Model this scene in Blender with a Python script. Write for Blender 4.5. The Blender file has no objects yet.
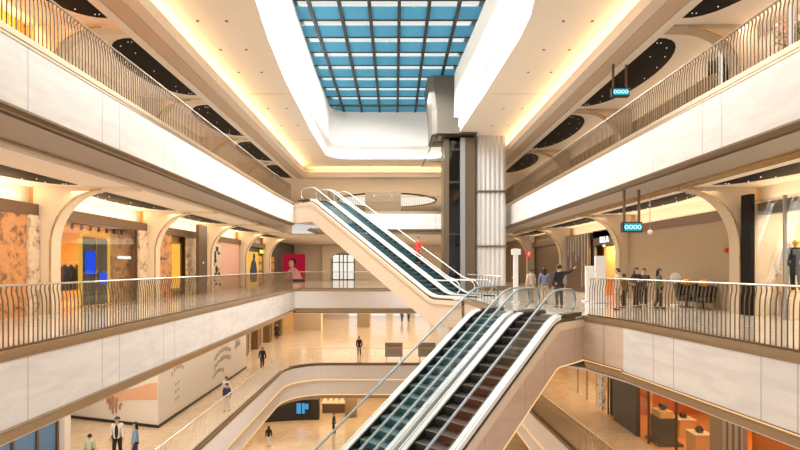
import bpy, bmesh, math, random
from mathutils import Vector, Matrix
random.seed(7)
sc = bpy.context.scene
COL = sc.collection
PI = math.pi
EYE = 1.65

# ------------------------------------------------------------------ materials
def _mat(name):
    m = bpy.data.materials.new(name); m.use_nodes = True
    nt = m.node_tree
    for n in list(nt.nodes): nt.nodes.remove(n)
    out = nt.nodes.new('ShaderNodeOutputMaterial')
    return m, nt, out
def N(nt, t, **kw):
    n = nt.nodes.new(t)
    for k, v in kw.items(): setattr(n, k, v)
    return n
def L(nt, a, b): nt.links.new(a, b)
def rgba(c): return (c[0], c[1], c[2], 1)
def plain(name, col, rough=.5, metal=0., var=.06, scale=3., spec=.5):
    m, nt, out = _mat(name)
    b = N(nt, 'ShaderNodeBsdfPrincipled')
    b.inputs['Roughness'].default_value = rough; b.inputs['Metallic'].default_value = metal
    b.inputs['Specular IOR Level'].default_value = spec
    tc = N(nt, 'ShaderNodeTexCoord'); nz = N(nt, 'ShaderNodeTexNoise')
    nz.inputs['Scale'].default_value = scale; nz.inputs['Detail'].default_value = 3
    mx = N(nt, 'ShaderNodeMix', data_type='RGBA')
    mx.inputs[6].default_value = rgba([max(0, c*(1-var)) for c in col]); mx.inputs[7].default_value = rgba([min(1, c*(1+var)) for c in col])
    L(nt, tc.outputs['Object'], nz.inputs['Vector']); L(nt, nz.outputs['Fac'], mx.inputs[0])
    L(nt, mx.outputs[2], b.inputs['Base Color']); L(nt, b.outputs[0], out.inputs[0])
    return m
def emit(name, col, s):
    m, nt, out = _mat(name)
    e = N(nt, 'ShaderNodeEmission'); e.inputs[0].default_value = rgba(col); e.inputs[1].default_value = s
    L(nt, e.outputs[0], out.inputs[0]); return m
def glass(name, tint=(.95, .98, .98), refl=.10, rough=.02):
    m, nt, out = _mat(name)
    t = N(nt, 'ShaderNodeBsdfTransparent'); t.inputs[0].default_value = rgba(tint)
    g = N(nt, 'ShaderNodeBsdfGlossy'); g.inputs['Roughness'].default_value = rough
    f = N(nt, 'ShaderNodeFresnel'); f.inputs[0].default_value = 1.3
    mu = N(nt, 'ShaderNodeMath', operation='MULTIPLY_ADD'); mu.inputs[1].default_value = .2; mu.inputs[2].default_value = refl*.3
    mx = N(nt, 'ShaderNodeMixShader')
    L(nt, f.outputs[0], mu.inputs[0]); L(nt, mu.outputs[0], mx.inputs[0]); L(nt, t.outputs[0], mx.inputs[1]); L(nt, g.outputs[0], mx.inputs[2])
    L(nt, mx.outputs[0], out.inputs[0]); return m
def stone(name, col, vein, axis=1, period=3.4, rough=.35, joint=.55):
    """large polished slabs: faint horizontal veining and pairs of dark vertical joints along one axis"""
    m, nt, out = _mat(name)
    b = N(nt, 'ShaderNodeBsdfPrincipled'); b.inputs['Roughness'].default_value = rough
    tc = N(nt, 'ShaderNodeTexCoord'); mp = N(nt, 'ShaderNodeMapping'); mp.inputs['Scale'].default_value = (.5, .5, 2.6)
    nz = N(nt, 'ShaderNodeTexNoise'); nz.inputs['Scale'].default_value = 1.4; nz.inputs['Detail'].default_value = 6; nz.inputs['Distortion'].default_value = .8
    cr = N(nt, 'ShaderNodeValToRGB'); cr.color_ramp.elements[0].position = .35; cr.color_ramp.elements[1].position = .62
    cr.color_ramp.elements[0].color = rgba(vein); cr.color_ramp.elements[1].color = rgba(col)
    L(nt, tc.outputs['Object'], mp.inputs[0]); L(nt, mp.outputs[0], nz.inputs['Vector']); L(nt, nz.outputs['Fac'], cr.inputs[0])
    sp = N(nt, 'ShaderNodeSeparateXYZ'); L(nt, tc.outputs['Object'], sp.inputs[0])
    src = sp.outputs[axis]
    acc = None
    for off in (0., .8):
        a = N(nt, 'ShaderNodeMath', operation='ADD'); a.inputs[1].default_value = 100*period + off; L(nt, src, a.inputs[0])
        md = N(nt, 'ShaderNodeMath', operation='MODULO'); md.inputs[1].default_value = period; L(nt, a.outputs[0], md.inputs[0])
        lt = N(nt, 'ShaderNodeMath', operation='LESS_THAN'); lt.inputs[1].default_value = .03; L(nt, md.outputs[0], lt.inputs[0])
        if acc is None: acc = lt.outputs[0]
        else:
            mxx = N(nt, 'ShaderNodeMath', operation='MAXIMUM'); L(nt, acc, mxx.inputs[0]); L(nt, lt.outputs[0], mxx.inputs[1]); acc = mxx.outputs[0]
    mx = N(nt, 'ShaderNodeMix', data_type='RGBA'); mx.inputs[7].default_value = rgba([c*joint for c in col])
    L(nt, acc, mx.inputs[0]); L(nt, cr.outputs[0], mx.inputs[6]); L(nt, mx.outputs[2], b.inputs['Base Color']); L(nt, b.outputs[0], out.inputs[0])
    return m
def tiles(name, c1, c2, mortar, scale=1.0, rough=.12, w=.8, h=.8):
    m, nt, out = _mat(name)
    b = N(nt, 'ShaderNodeBsdfPrincipled'); b.inputs['Roughness'].default_value = rough
    tc = N(nt, 'ShaderNodeTexCoord'); br = N(nt, 'ShaderNodeTexBrick')
    br.inputs['Color1'].default_value = rgba(c1); br.inputs['Color2'].default_value = rgba(c2); br.inputs['Mortar'].default_value = rgba(mortar)
    br.inputs['Scale'].default_value = scale; br.inputs['Mortar Size'].default_value = .012; br.inputs['Brick Width'].default_value = w; br.inputs['Row Height'].default_value = h
    nz = N(nt, 'ShaderNodeTexNoise'); nz.inputs['Scale'].default_value = 6; nz.inputs['Detail'].default_value = 5
    mx = N(nt, 'ShaderNodeMix', data_type='RGBA', blend_type='MULTIPLY'); mx.inputs[0].default_value = .35
    L(nt, tc.outputs['Object'], br.inputs['Vector']); L(nt, tc.outputs['Object'], nz.inputs['Vector'])
    L(nt, br.outputs[0], mx.inputs[6]); L(nt, nz.outputs['Fac'], mx.inputs[7]); L(nt, mx.outputs[2], b.inputs['Base Color']); L(nt, b.outputs[0], out.inputs[0])
    return m
def marble(name, base, patch, scale=.8):
    m, nt, out = _mat(name)
    b = N(nt, 'ShaderNodeBsdfPrincipled'); b.inputs['Roughness'].default_value = .3
    tc = N(nt, 'ShaderNodeTexCoord'); nz = N(nt, 'ShaderNodeTexNoise'); nz.inputs['Scale'].default_value = scale; nz.inputs['Detail'].default_value = 9; nz.inputs['Roughness'].default_value = .72; nz.inputs['Distortion'].default_value = .25
    cr = N(nt, 'ShaderNodeValToRGB'); e = cr.color_ramp.elements
    e[0].position = .36; e[0].color = rgba(patch); e[1].position = .5; e[1].color = rgba(base)
    x = e.new(.43); x.color = rgba([(a+c)/2 for a, c in zip(base, patch)])
    x = e.new(.7); x.color = rgba([min(1, a*1.15) for a in base])
    L(nt, tc.outputs['Object'], nz.inputs['Vector']); L(nt, nz.outputs['Fac'], cr.inputs[0]); L(nt, cr.outputs[0], b.inputs['Base Color']); L(nt, b.outputs[0], out.inputs[0])
    return m
def slats(name, c1, c2, axis=1, period=.14, rough=.35, metal=.4):
    m, nt, out = _mat(name)
    b = N(nt, 'ShaderNodeBsdfPrincipled'); b.inputs['Roughness'].default_value = rough; b.inputs['Metallic'].default_value = metal
    tc = N(nt, 'ShaderNodeTexCoord'); sp = N(nt, 'ShaderNodeSeparateXYZ'); L(nt, tc.outputs['Object'], sp.inputs[0])
    a = N(nt, 'ShaderNodeMath', operation='ADD'); a.inputs[1].default_value = 1000*period; L(nt, sp.outputs[axis], a.inputs[0])
    md = N(nt, 'ShaderNodeMath', operation='MODULO'); md.inputs[1].default_value = period; L(nt, a.outputs[0], md.inputs[0])
    lt = N(nt, 'ShaderNodeMath', operation='LESS_THAN'); lt.inputs[1].default_value = period*.4; L(nt, md.outputs[0], lt.inputs[0])
    mx = N(nt, 'ShaderNodeMix', data_type='RGBA'); mx.inputs[6].default_value = rgba(c1); mx.inputs[7].default_value = rgba(c2)
    L(nt, lt.outputs[0], mx.inputs[0]); L(nt, mx.outputs[2], b.inputs['Base Color']); L(nt, b.outputs[0], out.inputs[0])
    return m
def starry(name):
    m, nt, out = _mat(name)
    b = N(nt, 'ShaderNodeBsdfPrincipled'); b.inputs['Base Color'].default_value = (.006, .004, .004, 1); b.inputs['Roughness'].default_value = .6; b.inputs['Specular IOR Level'].default_value = .2
    L(nt, b.outputs[0], out.inputs[0]); return m
def shade(name, col):
    m, nt, out = _mat(name)
    t = N(nt, 'ShaderNodeBsdfTranslucent'); t.inputs[0].default_value = rgba(col)
    d = N(nt, 'ShaderNodeBsdfDiffuse'); d.inputs[0].default_value = rgba([c*.5 for c in col])
    mx = N(nt, 'ShaderNodeMixShader'); mx.inputs[0].default_value = .25
    L(nt, t.outputs[0], mx.inputs[1]); L(nt, d.outputs[0], mx.inputs[2]); L(nt, mx.outputs[0], out.inputs[0]); return m

M = {}
M['fascia'] = stone('white_stone', (.80, .765, .72), (.70, .67, .635), joint=.6)
M['fascia_x'] = stone('white_stone_cross', (.84, .80, .75), (.75, .71, .67), axis=0)
M['fascia_low'] = plain('grey_white_panel', (.80, .77, .76), .4, var=.03)
M['bronze'] = plain('bronze', (.20, .14, .08), .35, .6)
M['bronze_d'] = plain('dark_bronze', (.16, .11, .07), .4, .5)
M['lipm'] = plain('bronze_lip', (.40, .29, .175), .3, .5)
M['brass'] = plain('brass', (.62, .45, .24), .25, .9)
M['champ'] = plain('champagne_metal', (.17, .115, .062), .38, .45)
M['bronze_l'] = plain('lift_bronze', (.125, .088, .052), .4, .4)
M['rail'] = plain('handrail_steel', (.80, .76, .70), .25, .7)
M['plaster'] = plain('warm_plaster', (.92, .85, .76), .7, var=.02)
M['plaster_w'] = plain('white_plaster', (.90, .87, .82), .7, var=.02)
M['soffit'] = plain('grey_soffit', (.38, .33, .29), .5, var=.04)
M['beam'] = plain('beam_plaster', (.84, .73, .61), .6, var=.03)
M['beam_d'] = plain('beam_band', (.66, .51, .38), .5, var=.03)
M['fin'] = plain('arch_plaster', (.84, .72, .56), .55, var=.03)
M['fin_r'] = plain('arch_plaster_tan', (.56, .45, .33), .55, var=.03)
M['star'] = starry('dark_starry_panel')
M['dot'] = emit('spot_dot', (1, .95, .85), 1.6)
M['floor_mid'] = tiles('beige_floor_tile', (.74, .66, .56), (.70, .62, .53), (.55, .48, .4))
M['floor_low'] = tiles('terrazzo_floor', (.82, .69, .54), (.74, .60, .45), (.55, .44, .33), scale=1.6, rough=.14)
M['marble'] = marble('orange_brown_marble', (.72, .36, .16), (.12, .065, .04), 2.6)
M['marble_l'] = marble('pale_marble', (.85, .70, .52), (.30, .19, .13), 3.0)
M['glass'] = glass('shop_glass')
M['glass_esc'] = glass('balustrade_glass', (.965, .985, .985), .0)
M['glass_dark'] = glass('dark_lift_glass', (.30, .32, .32), .1)
M['steel'] = plain('brushed_steel', (.86, .87, .88), .3, .55, var=.03)
M['steel_g'] = plain('grey_steel', (.30, .31, .32), .4, .5)
M['deck'] = plain('white_aluminium_deck', (.84, .85, .85), .45, 0., var=.02)
M['cream'] = plain('cream_panel', (.80, .66, .51), .5, var=.02)
M['tan'] = stone('tan_stone', (.70, .54, .42), (.64, .48, .37), axis=0, period=2.2, joint=.75)
M['step_t'] = plain('step_teal_reflection', (.045, .13, .15), .4, 0)  # dark steps; teal reflection from the glass is put into the colour
M['step_d'] = plain('step_dark', (.050, .044, .040), .5, 0)
M['rubber'] = plain('grey_rubber', (.30, .38, .42), .4, 0, var=.02)
M['rubber_w'] = plain('pale_rubber', (.68, .68, .67), .35, 0, var=.02)
M['black'] = plain('black_trim', (.015, .015, .016), .4)
M['dgrey'] = plain('dark_grey_wall', (.10, .095, .09), .5)
M['flute'] = plain('fluted_white', (.54, .54, .53), .45, .0, var=.02)
M['hood'] = plain('brushed_hood', (.13, .115, .09), .45, .3)
M['led'] = emit('warm_led', (1, .60, .26), 1.2)
M['oval_lit'] = emit('oval_cove_light', (1, .90, .74), .95)
M['day_win'] = emit('daylit_glass', (1, .93, .82), .95)
M['led_w'] = emit('white_led', (1, .97, .92), 3)
M['glow_y'] = emit('amber_glow', (1, .50, .07), 1.0)
M['glow_o'] = emit('orange_glow', (1, .42, .08), .8)
M['white_lit'] = emit('white_lettering', (1, .98, .95), 1.6)
M['yellow_lit'] = emit('yellow_lettering', (1, .80, .12), 1.5)
M['blue_lit'] = emit('blue_screen', (.02, .10, .95), 1.0)
M['cyan_lit'] = emit('cyan_sign', (.02, .42, .55), .9)
M['cyan_w'] = emit('cyan_symbols', (.55, .95, 1.), 1.2)
M['screen_b'] = emit('sky_blue_screen', (.10, .42, .80), .8)
M['red_lit'] = emit('crimson_screen', (.40, .01, .035), .8)
M['white'] = plain('white_paint', (.85, .85, .84), .45, var=.02)
M['board_w'] = plain('white_hoarding', (.82, .81, .80), .5, var=.02)
M['ink'] = plain('brown_ink', (.25, .2, .2), .6)
M['skin_print'] = plain('printed_skin', (.78, .48, .32), .6)
M['skin_print_d'] = plain('printed_skin_dark', (.48, .26, .18), .6)
M['orange_wall'] = plain('orange_wall', (.62, .17, .03), .5)
M['amber_wall'] = plain('amber_wall', (.80, .48, .16), .45)
M['tan_wall'] = plain('tan_wall', (.36, .27, .17), .6, var=.03)
M['pink'] = plain('pink_wall', (.85, .52, .44), .5)
M['brown'] = plain('brown_header', (.20, .12, .07), .45)
M['gold_slat'] = slats('gold_slats', (.74, .34, .035), (.42, .18, .02))
M['bronze_slat'] = slats('bronze_slats', (.42, .30, .16), (.24, .16, .08), period=.25)
M['grey_slat'] = slats('pale_slats', (.55, .48, .38), (.22, .17, .12), period=.3)
M['blue_shade'] = shade('blue_roller_shade', (.34, .70, .87))
M['mull'] = plain('dark_mullion', (.018, .02, .022), .6, 0.)
M['leaf'] = plain('leaf_green', (.12, .26, .06), .6, var=.4, scale=9)
M['leaf2'] = plain('leaf_olive', (.26, .30, .08), .6, var=.4, scale=9)
M['petal'] = plain('pink_petal', (.85, .45, .45), .6, var=.2, scale=9)
M['red'] = plain('red_paint', (.65, .03, .03), .45)
M['gold'] = plain('gold_metal', (.80, .52, .12), .3, .8)
M['orange_seat'] = plain('orange_fabric', (.85, .36, .06), .7)
M['skin'] = plain('skin', (.62, .40, .28), .55, var=.04)
M['hair'] = plain('black_hair', (.012, .010, .009), .5)
M['dark_eye'] = plain('dark_eye', (.02, .015, .012), .3)
M['lips'] = plain('lips', (.45, .18, .15), .5)
def cloth(n, c): 
    if n not in M: M[n] = plain(n, c, .8, var=.1, scale=12)
    return M[n]

# ------------------------------------------------------------------ mesh builder
XF = {}
class MB:
    def __init__(s): s.v = []; s.f = []; s.mi = []; s.cur = 0
    def quad(s, *p):
        b = len(s.v); s.v += [tuple(q) for q in p]; s.f.append(tuple(range(b, b+len(p)))); s.mi.append(s.cur); return s
    def box(s, x0, x1, y0, y1, z0, z1):
        return s.hexa([(x0,y0,z0),(x1,y0,z0),(x1,y1,z0),(x0,y1,z0)], [(x0,y0,z1),(x1,y0,z1),(x1,y1,z1),(x0,y1,z1)])
    def hexa(s, lo, hi):
        b = len(s.v); n = len(lo); s.v += [tuple(p) for p in lo] + [tuple(p) for p in hi]
        fs = [tuple(b+i for i in range(n))[::-1], tuple(b+n+i for i in range(n))]
        fs += [(b+i, b+(i+1) % n, b+n+(i+1) % n, b+n+i) for i in range(n)]
        s.f += fs; s.mi += [s.cur]*len(fs); return s
    def prism(s, poly, z0, z1):
        return s.hexa([(x, y, z0) for x, y in poly], [(x, y, z1) for x, y in poly])
    def extr(s, pts, vec):
        """closed 3-D polygon extruded along vec"""
        return s.hexa(pts, [tuple(Vector(p)+Vector(vec)) for p in pts])
    def ring_loft(s, rings, cap=True, closed=False):
        b = len(s.v); n = len(rings[0])
        for r in rings: s.v += [tuple(p) for p in r]
        m = len(rings); fs = []
        for k in range(m if closed else m-1):
            a0 = b+k*n; a1 = b+((k+1) % m)*n
            fs += [(a0+i, a0+(i+1) % n, a1+(i+1) % n, a1+i) for i in range(n)]
        if cap and not closed:
            fs += [tuple(b+i for i in range(n))[::-1], tuple(b+(m-1)*n+i for i in range(n))]
        s.f += fs; s.mi += [s.cur]*len(fs); return s
    def tube(s, pts, rx, rz=None, n=8, closed=False):
        rz = rz or rx; P = [Vector(p) for p in pts]; rings = []
        for i, p in enumerate(P):
            if closed: t = P[(i+1) % len(P)]-P[i-1]
            else: t = P[min(i+1, len(P)-1)]-P[max(i-1, 0)]
            t.normalize(); up = Vector((0, 0, 1))
            if abs(t.z) > .97: up = Vector((0, 1, 0))
            a = t.cross(up).normalized(); c = a.cross(t).normalized()
            rings.append([p + a*rx*math.cos(2*PI*k/n) + c*rz*math.sin(2*PI*k/n) for k in range(n)])
        return s.ring_loft(rings, True, closed)
    def cyl(s, x, y, z0, z1, r, n=20, r1=None):
        r1 = r if r1 is None else r1
        return s.ring_loft([[(x+q*math.cos(2*PI*k/n), y+q*math.sin(2*PI*k/n), z) for k in range(n)] for q, z in ((r, z0), (r1, z1))])
    def ball(s, x, y, z, rx, ry=None, rz=None, n=10, m=7):
        ry = ry or rx; rz = rz or rx
        return s.ring_loft([[(x+rx*math.sin(a)*math.cos(2*PI*k/n), y+ry*math.sin(a)*math.sin(2*PI*k/n), z-rz*math.cos(a)) for k in range(n)] for a in [PI*(.02+.96*i/(m-1)) for i in range(m)]])
    def lathe(s, x, y, prof, n=20):
        return s.ring_loft([[(x+r*math.cos(2*PI*k/n), y+r*math.sin(2*PI*k/n), z) for k in range(n)] for r, z in prof])
    def sweep(s, path, prof):
        """profile [(offset to the left of travel, z)] swept along a 2-D path with mitred corners; open strip"""
        P = [Vector((p[0], p[1])) for p in path]; rows = []
        for i, p in enumerate(P):
            d0 = (P[i]-P[i-1]).normalized() if i else None
            d1 = (P[i+1]-P[i]).normalized() if i < len(P)-1 else None
            d0 = d0 or d1; d1 = d1 or d0
            n0 = Vector((-d0.y, d0.x)); n1 = Vector((-d1.y, d1.x)); nn = n0+n1
            nn = nn/max(.3, nn.dot(n0)) if nn.length > 1e-6 else n0
            rows.append([(p.x+nn.x*o, p.y+nn.y*o, z) for o, z in prof])
        b = len(s.v); k = len(prof)
        for r in rows: s.v += r
        for i in range(len(rows)-1):
            for j in range(k-1):
                s.f.append((b+i*k+j, b+(i+1)*k+j, b+(i+1)*k+j+1, b+i*k+j+1)); s.mi.append(s.cur)
        return s
    def build(s, name, mat, parent=None, smooth=False, base=True, bevel=0):
        me = bpy.data.meshes.new(name); o = bpy.data.objects.new(name, me); COL.objects.link(o)
        vs = [Vector(v) for v in s.v]
        if parent is not None:
            o.parent = parent; mi = XF[parent.name].inverted(); XF[o.name] = XF[parent.name]; vs = [mi @ v for v in vs]
        elif base:
            xs = [v.x for v in vs]; ys = [v.y for v in vs]; c = Vector(((min(xs)+max(xs))/2, (min(ys)+max(ys))/2, min(v.z for v in vs)))
            o.location = c; vs = [v-c for v in vs]; XF[o.name] = Matrix.Translation(c)
        else: XF[o.name] = Matrix()
        me.from_pydata(vs, [], s.f)
        for m in (mat if isinstance(mat, (list, tuple)) else [mat]): me.materials.append(m)
        for p, i in zip(me.polygons, s.mi): p.material_index = i; p.use_smooth = smooth
        bm = bmesh.new(); bm.from_mesh(me)
        bmesh.ops.recalc_face_normals(bm, faces=bm.faces); bm.to_mesh(me); bm.free()
        if bevel:
            b = o.modifiers.new('bevel', 'BEVEL'); b.width = bevel; b.segments = 2; b.limit_method = 'ANGLE'
        return o
def thing(name, label, cat, loc, rz=0, group=None):
    o = bpy.data.objects.new(name, None); COL.objects.link(o); o.empty_display_size = .2
    o.location = loc; o.rotation_euler = (0, 0, rz)
    XF[o.name] = Matrix.Translation(Vector(loc)) @ Matrix.Rotation(rz, 4, 'Z')
    return tag(o, label, cat, group)
def tag(o, label, cat, group=None, kind=None):
    o['label'] = label; o['category'] = cat
    if group: o['group'] = group
    if kind: o['kind'] = kind
    return o
def struct(o, label=None):
    o['kind'] = 'structure'
    if label: o['label'] = label
    return o
def S(mb, name, mat, smooth=False, label=None): return struct(mb.build(name, mat, None, smooth, base=False), label)
def arc(cx, cy, r, a0, a1, n=8, ry=None):
    ry = ry or r
    return [(cx+r*math.cos(math.radians(a0+(a1-a0)*i/n)), cy+ry*math.sin(math.radians(a0+(a1-a0)*i/n))) for i in range(n+1)]
def text(parent, name, body, mat, size, origin, ux, uz, depth=.02):
    """raised lettering, ux = reading direction, uz = up, origin = centre (world)"""
    cu = bpy.data.curves.new(name, 'FONT'); cu.body = body; cu.size = size; cu.align_x = 'CENTER'; cu.align_y = 'CENTER'; cu.extrude = depth
    t = bpy.data.objects.new(name, cu); COL.objects.link(t)
    dg = bpy.context.evaluated_depsgraph_get(); me = bpy.data.meshes.new_from_object(t.evaluated_get(dg)); bpy.data.objects.remove(t)
    ux = Vector(ux).normalized(); uz = Vector(uz).normalized(); n = ux.cross(uz)
    X = Matrix((ux, uz, n)).transposed().to_4x4(); X.translation = Vector(origin)
    me.transform(XF[parent.name].inverted() @ X)
    me.materials.clear(); me.materials.append(mat)
    o = bpy.data.objects.new(name, me); COL.objects.link(o); o.parent = parent; XF[o.name] = XF[parent.name]; return o
def lamp(name, loc, size, power, col, rot=(0, 0, 0)):
    d = bpy.data.lights.new(name, 'AREA'); d.shape = 'RECTANGLE'; d.size, d.size_y = size; d.energy = power; d.color = col
    o = bpy.data.objects.new(name, d); COL.objects.link(o); o.location = loc; o.rotation_euler = rot; return o

# ------------------------------------------------------------------ plan of the levels
H = 6.3
MID = [(-7.5, 1.5), (-7.5, 37.5), (3.4, 37.5), (3.4, 33.4), (5.95, 30.6), (5.78, 27.75), (3.52, 25.42), (3.98, 19.2), (6.34, 16.84), (6.85, 15.0), (7.6, 9.3), (8.5, 1.5)]
LOW = [(-8.6, 1.5), (-8.6, 38.0)] + arc(-5.6, 38.0, 3.0, 180, 90, 8)[1:] + [(5.2, 41.0), (7.5, 38.4), (7.5, 27.0), (7.85, 18.6), (8.4, 1.5)]
UP = [(-7.5, 1.5), (-7.5, 31.3), (-7.32, 36.25), (-5.05, 38.52), (-5.05, 42.0), (8.37, 42.0), (8.37, 1.5)]
def floor_ring(mb, inner, z, xl, xr, yf, t=.12):
    """slab around a void open toward the viewer"""
    poly = [(xl, 1.5)] + inner + [(xr, 1.5), (xr, yf), (xl, yf)]
    mb.prism(poly, z-t, z)
R = [(x, y) for x, y in MID]
mb = MB(); floor_ring(mb, MID, 0, -17, 17, 64); S(mb, 'floor', M['floor_mid'], label='pale polished tile floor of the middle level')
mb = MB(); floor_ring(mb, UP, H, -17, 17, 78); S(mb, 'floor', M['floor_mid'], label='tile floor of the upper level')
mb = MB(); floor_ring(mb, LOW, -H, -20, 20, 82); S(mb, 'floor', M['floor_low'], label='tan speckled floor of the level below')
mb = MB(); mb.prism([(-8.6, .5), (8.4, .5), (8.4, 6.4), (-4.28, 6.4), (-6.6, 8.7), (-8.6, 8.7)], -H-.12, -H); S(mb, 'floor', M['floor_low'])
mb = MB(); mb.prism([(-24, 1.5), (24, 1.5), (24, 82), (-24, 82)], -2*H-.2, -2*H); S(mb, 'floor', M['floor_low'], label='polished floor of the lowest level')

def split(path):  # fascia pieces grouped for joint direction
    return path
def fascia(path, zt, zb, mat, name, soff=1.6, zc=None, led=False, tall=False):
    n = len(path)
    mb = MB(); mb.sweep(path, [(.10, zt+.03), (-.03, zt+.03), (-.03, zt-.10), (-.015, zt-.10), (-.015, zt-.17), (.02, zt-.17)]); S(mb, 'trim_1', M['lipm'], label='bronze kerb under the railing')
    mb = MB(); mb.sweep(path, [(0, zt-.165), (0, zb+.02), (.04, zb+.02)]); S(mb, name, mat)
    if tall:
        mb = MB(); mb.sweep(path, [(.05, zb+.02), (-.04, zb+.0), (-.04, zb-.06), (.03, zb-.10), (.10, zb-.29), (.3, zb-.36)]); S(mb, 'trim_2', M['lipm'], label='bronze lip under the white band')
        if led:
            mb = MB(); mb.sweep(path, [(-.045, zb+.005), (-.055, zb-.008), (-.05, zb-.02)]); S(mb, 'trim_4', M['led'], label='warm light line')
        return
    mb = MB(); mb.sweep(path, [(.05, zb+.02), (-.05, zb+.0), (-.05, zb-.05), (0, zb-.13), (.10, zb-.17), (.10, zb-.2)]); S(mb, 'trim_2', M['bronze'], label='bronze lip under the white band')
    if zc is None: zc = zb-.34
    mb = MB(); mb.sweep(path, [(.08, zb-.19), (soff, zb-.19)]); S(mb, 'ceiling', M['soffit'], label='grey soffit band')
    mb = MB(); mb.sweep(path, [(soff-.06, zb-.19), (soff-.06, zb-.26), (soff+.12, zb-.26), (soff+.12, zb-.36)]); S(mb, 'trim_3', M['brass'], label='brass line at the soffit')
    if led:
        mb = MB(); mb.sweep(path, [(-.045, zb-.015), (-.06, zb-.035), (-.055, zb-.06)]); S(mb, 'trim_4', M['led'], label='warm light line')
# upper
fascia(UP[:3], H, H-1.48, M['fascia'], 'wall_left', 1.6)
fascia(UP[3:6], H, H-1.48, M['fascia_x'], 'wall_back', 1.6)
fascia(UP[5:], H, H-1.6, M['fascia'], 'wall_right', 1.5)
# middle
fascia(MID[:2], 0, -1.5, M['fascia'], 'wall_left', tall=True)
fascia(MID[1:6], 0, -1.45, M['fascia_low'], 'wall_back', tall=True)
fascia(MID[6:8], 0, -1.5, M['cream'], 'wall_right', tall=True)
fascia(MID[8:10], 0, -1.45, M['tan'], 'wall_right', led=True, tall=True)  # near-white stone like its neighbour; its shade is painted in as tan
fascia(MID[9:], 0, -1.5, M['fascia'], 'wall_right', led=True, tall=True)
# level below: double band
def fascia2(path):
    z = -H
    mb = MB(); mb.sweep(path, [(.1, z+.03), (-.03, z+.03), (-.03, z-.12), (.02, z-.12)]); S(mb, 'trim_1', M['bronze'])
    mb = MB(); mb.sweep(path, [(0, z-.12), (0, z-1.25), (.06, z-1.25)]); S(mb, 'wall_back', M['fascia_low'], label='pale fascia band of the level below')
    mb = MB(); mb.sweep(path, [(-.02, z-1.25), (-.03, z-1.33), (.05, z-1.33)]); S(mb, 'trim_4', M['led'], label='warm light line')
    mb = MB(); mb.sweep(path, [(.05, z-1.33), (.32, z-1.40), (.32, z-2.55), (.4, z-2.55)]); S(mb, 'wall_back', M['fascia_low'], label='recessed lower fascia band')
    mb = MB(); mb.sweep(path, [(.30, z-2.55), (.29, z-2.62), (.36, z-2.62)]); S(mb, 'trim_4', M['led'])
    mb = MB(); mb.sweep(path, [(.36, z-2.62), (.6, z-2.95), (1.6, z-2.95)]); S(mb, 'ceiling', M['soffit'])
fascia2(LOW)
# ceilings
mb = MB(); zc = H-1.82
for poly in ([(-17, 1.5), (-9.15, 1.5), (-9.15, 43.5), (-17, 43.5)], [(-17, 43.5), (17, 43.5), (17, 64), (-17, 64)], [(9.9, 1.5), (17, 1.5), (17, 43.5), (9.9, 43.5)]):
    mb.prism(poly, zc, zc+.08)
S(mb, 'ceiling', M['plaster'], label='pale ceiling over the middle level')
mb = MB()
for poly in ([(-20, 1.5), (-7.7, 1.5), (-7.7, 37.7), (-20, 37.7)], [(-20, 37.7), (20, 37.7), (20, 82), (-20, 82)], [(8.7, 1.5), (20, 1.5), (20, 37.7), (3.6, 37.7), (3.6, 33.5), (6.15, 30.7), (5.98, 27.7), (3.72, 25.35), (4.18, 19.3), (6.5, 17.0), (7.05, 15.05), (7.8, 9.4)]):
    mb.prism(poly, -1.86, -1.80)
S(mb, 'ceiling', M['plaster'], label='ceiling over the level below')
mb = MB()
for poly in ([(-24, 1.5), (-7.2, 1.5), (-7.2, 42.4), (-24, 42.4)], [(-24, 42.4), (24, 42.4), (24, 82), (-24, 82)], [(9.2, 1.5), (24, 1.5), (24, 42.4), (9.2, 42.4)]):
    mb.prism([(x if x != -7.2 else -9.9, y) for x, y in poly], -9.3, -9.2)
S(mb, 'ceiling', M['plaster'], label='ceiling over the lowest level')
# upper gallery ceilings
mb = MB(); ZU = 10.2
for poly in ([(-17, 1.5), (-9.35, 1.5), (-9.35, 47.8), (-17, 47.8)], [(-17, 47.8), (17, 47.8), (17, 78), (-17, 78)], [(9.35, 1.5), (17, 1.5), (17, 47.8), (9.35, 47.8)]):
    mb.prism(poly, ZU, ZU+.1)
S(mb, 'ceiling', M['plaster'], label='pale ceiling over the upper level')
# dropped beam round the atrium and the cove above it
BP = [(-8.1, 1.5), (-8.1, 46.6), (8.1, 46.6), (8.1, 1.5)]
BPo = [(-x, y) for x, y in BP]
def bsweep(prof, name, mat, label=None):
    mb = MB(); mb.sweep(BP, [(-o, z) for o, z in prof]); return S(mb, name, mat, label=label)
bsweep([(-.9, 10.5), (-.02, 10.5), (0, 10.48), (0, 10.05), (-.5, 10.05)], 'trim_5', M['beam'], 'pale dropped beam round the atrium')
bsweep([(-.5, 10.05), (-.5, 10.12), (-.55, 10.12), (-.55, 10.08), (-1.2, 10.08), (-1.2, 10.12), (-1.24, 10.12)], 'trim_6', M['beam_d'], 'tan band of the beam')
bsweep([(-1.24, 10.12), (-1.24, 10.06), (-1.6, 10.06), (-1.6, 10.2)], 'trim_7', M['plaster'])
bsweep([(-.95, 10.5), (-1.6, 10.5), (-1.6, 11.2)], 'trim_8', M['plaster'])
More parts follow.
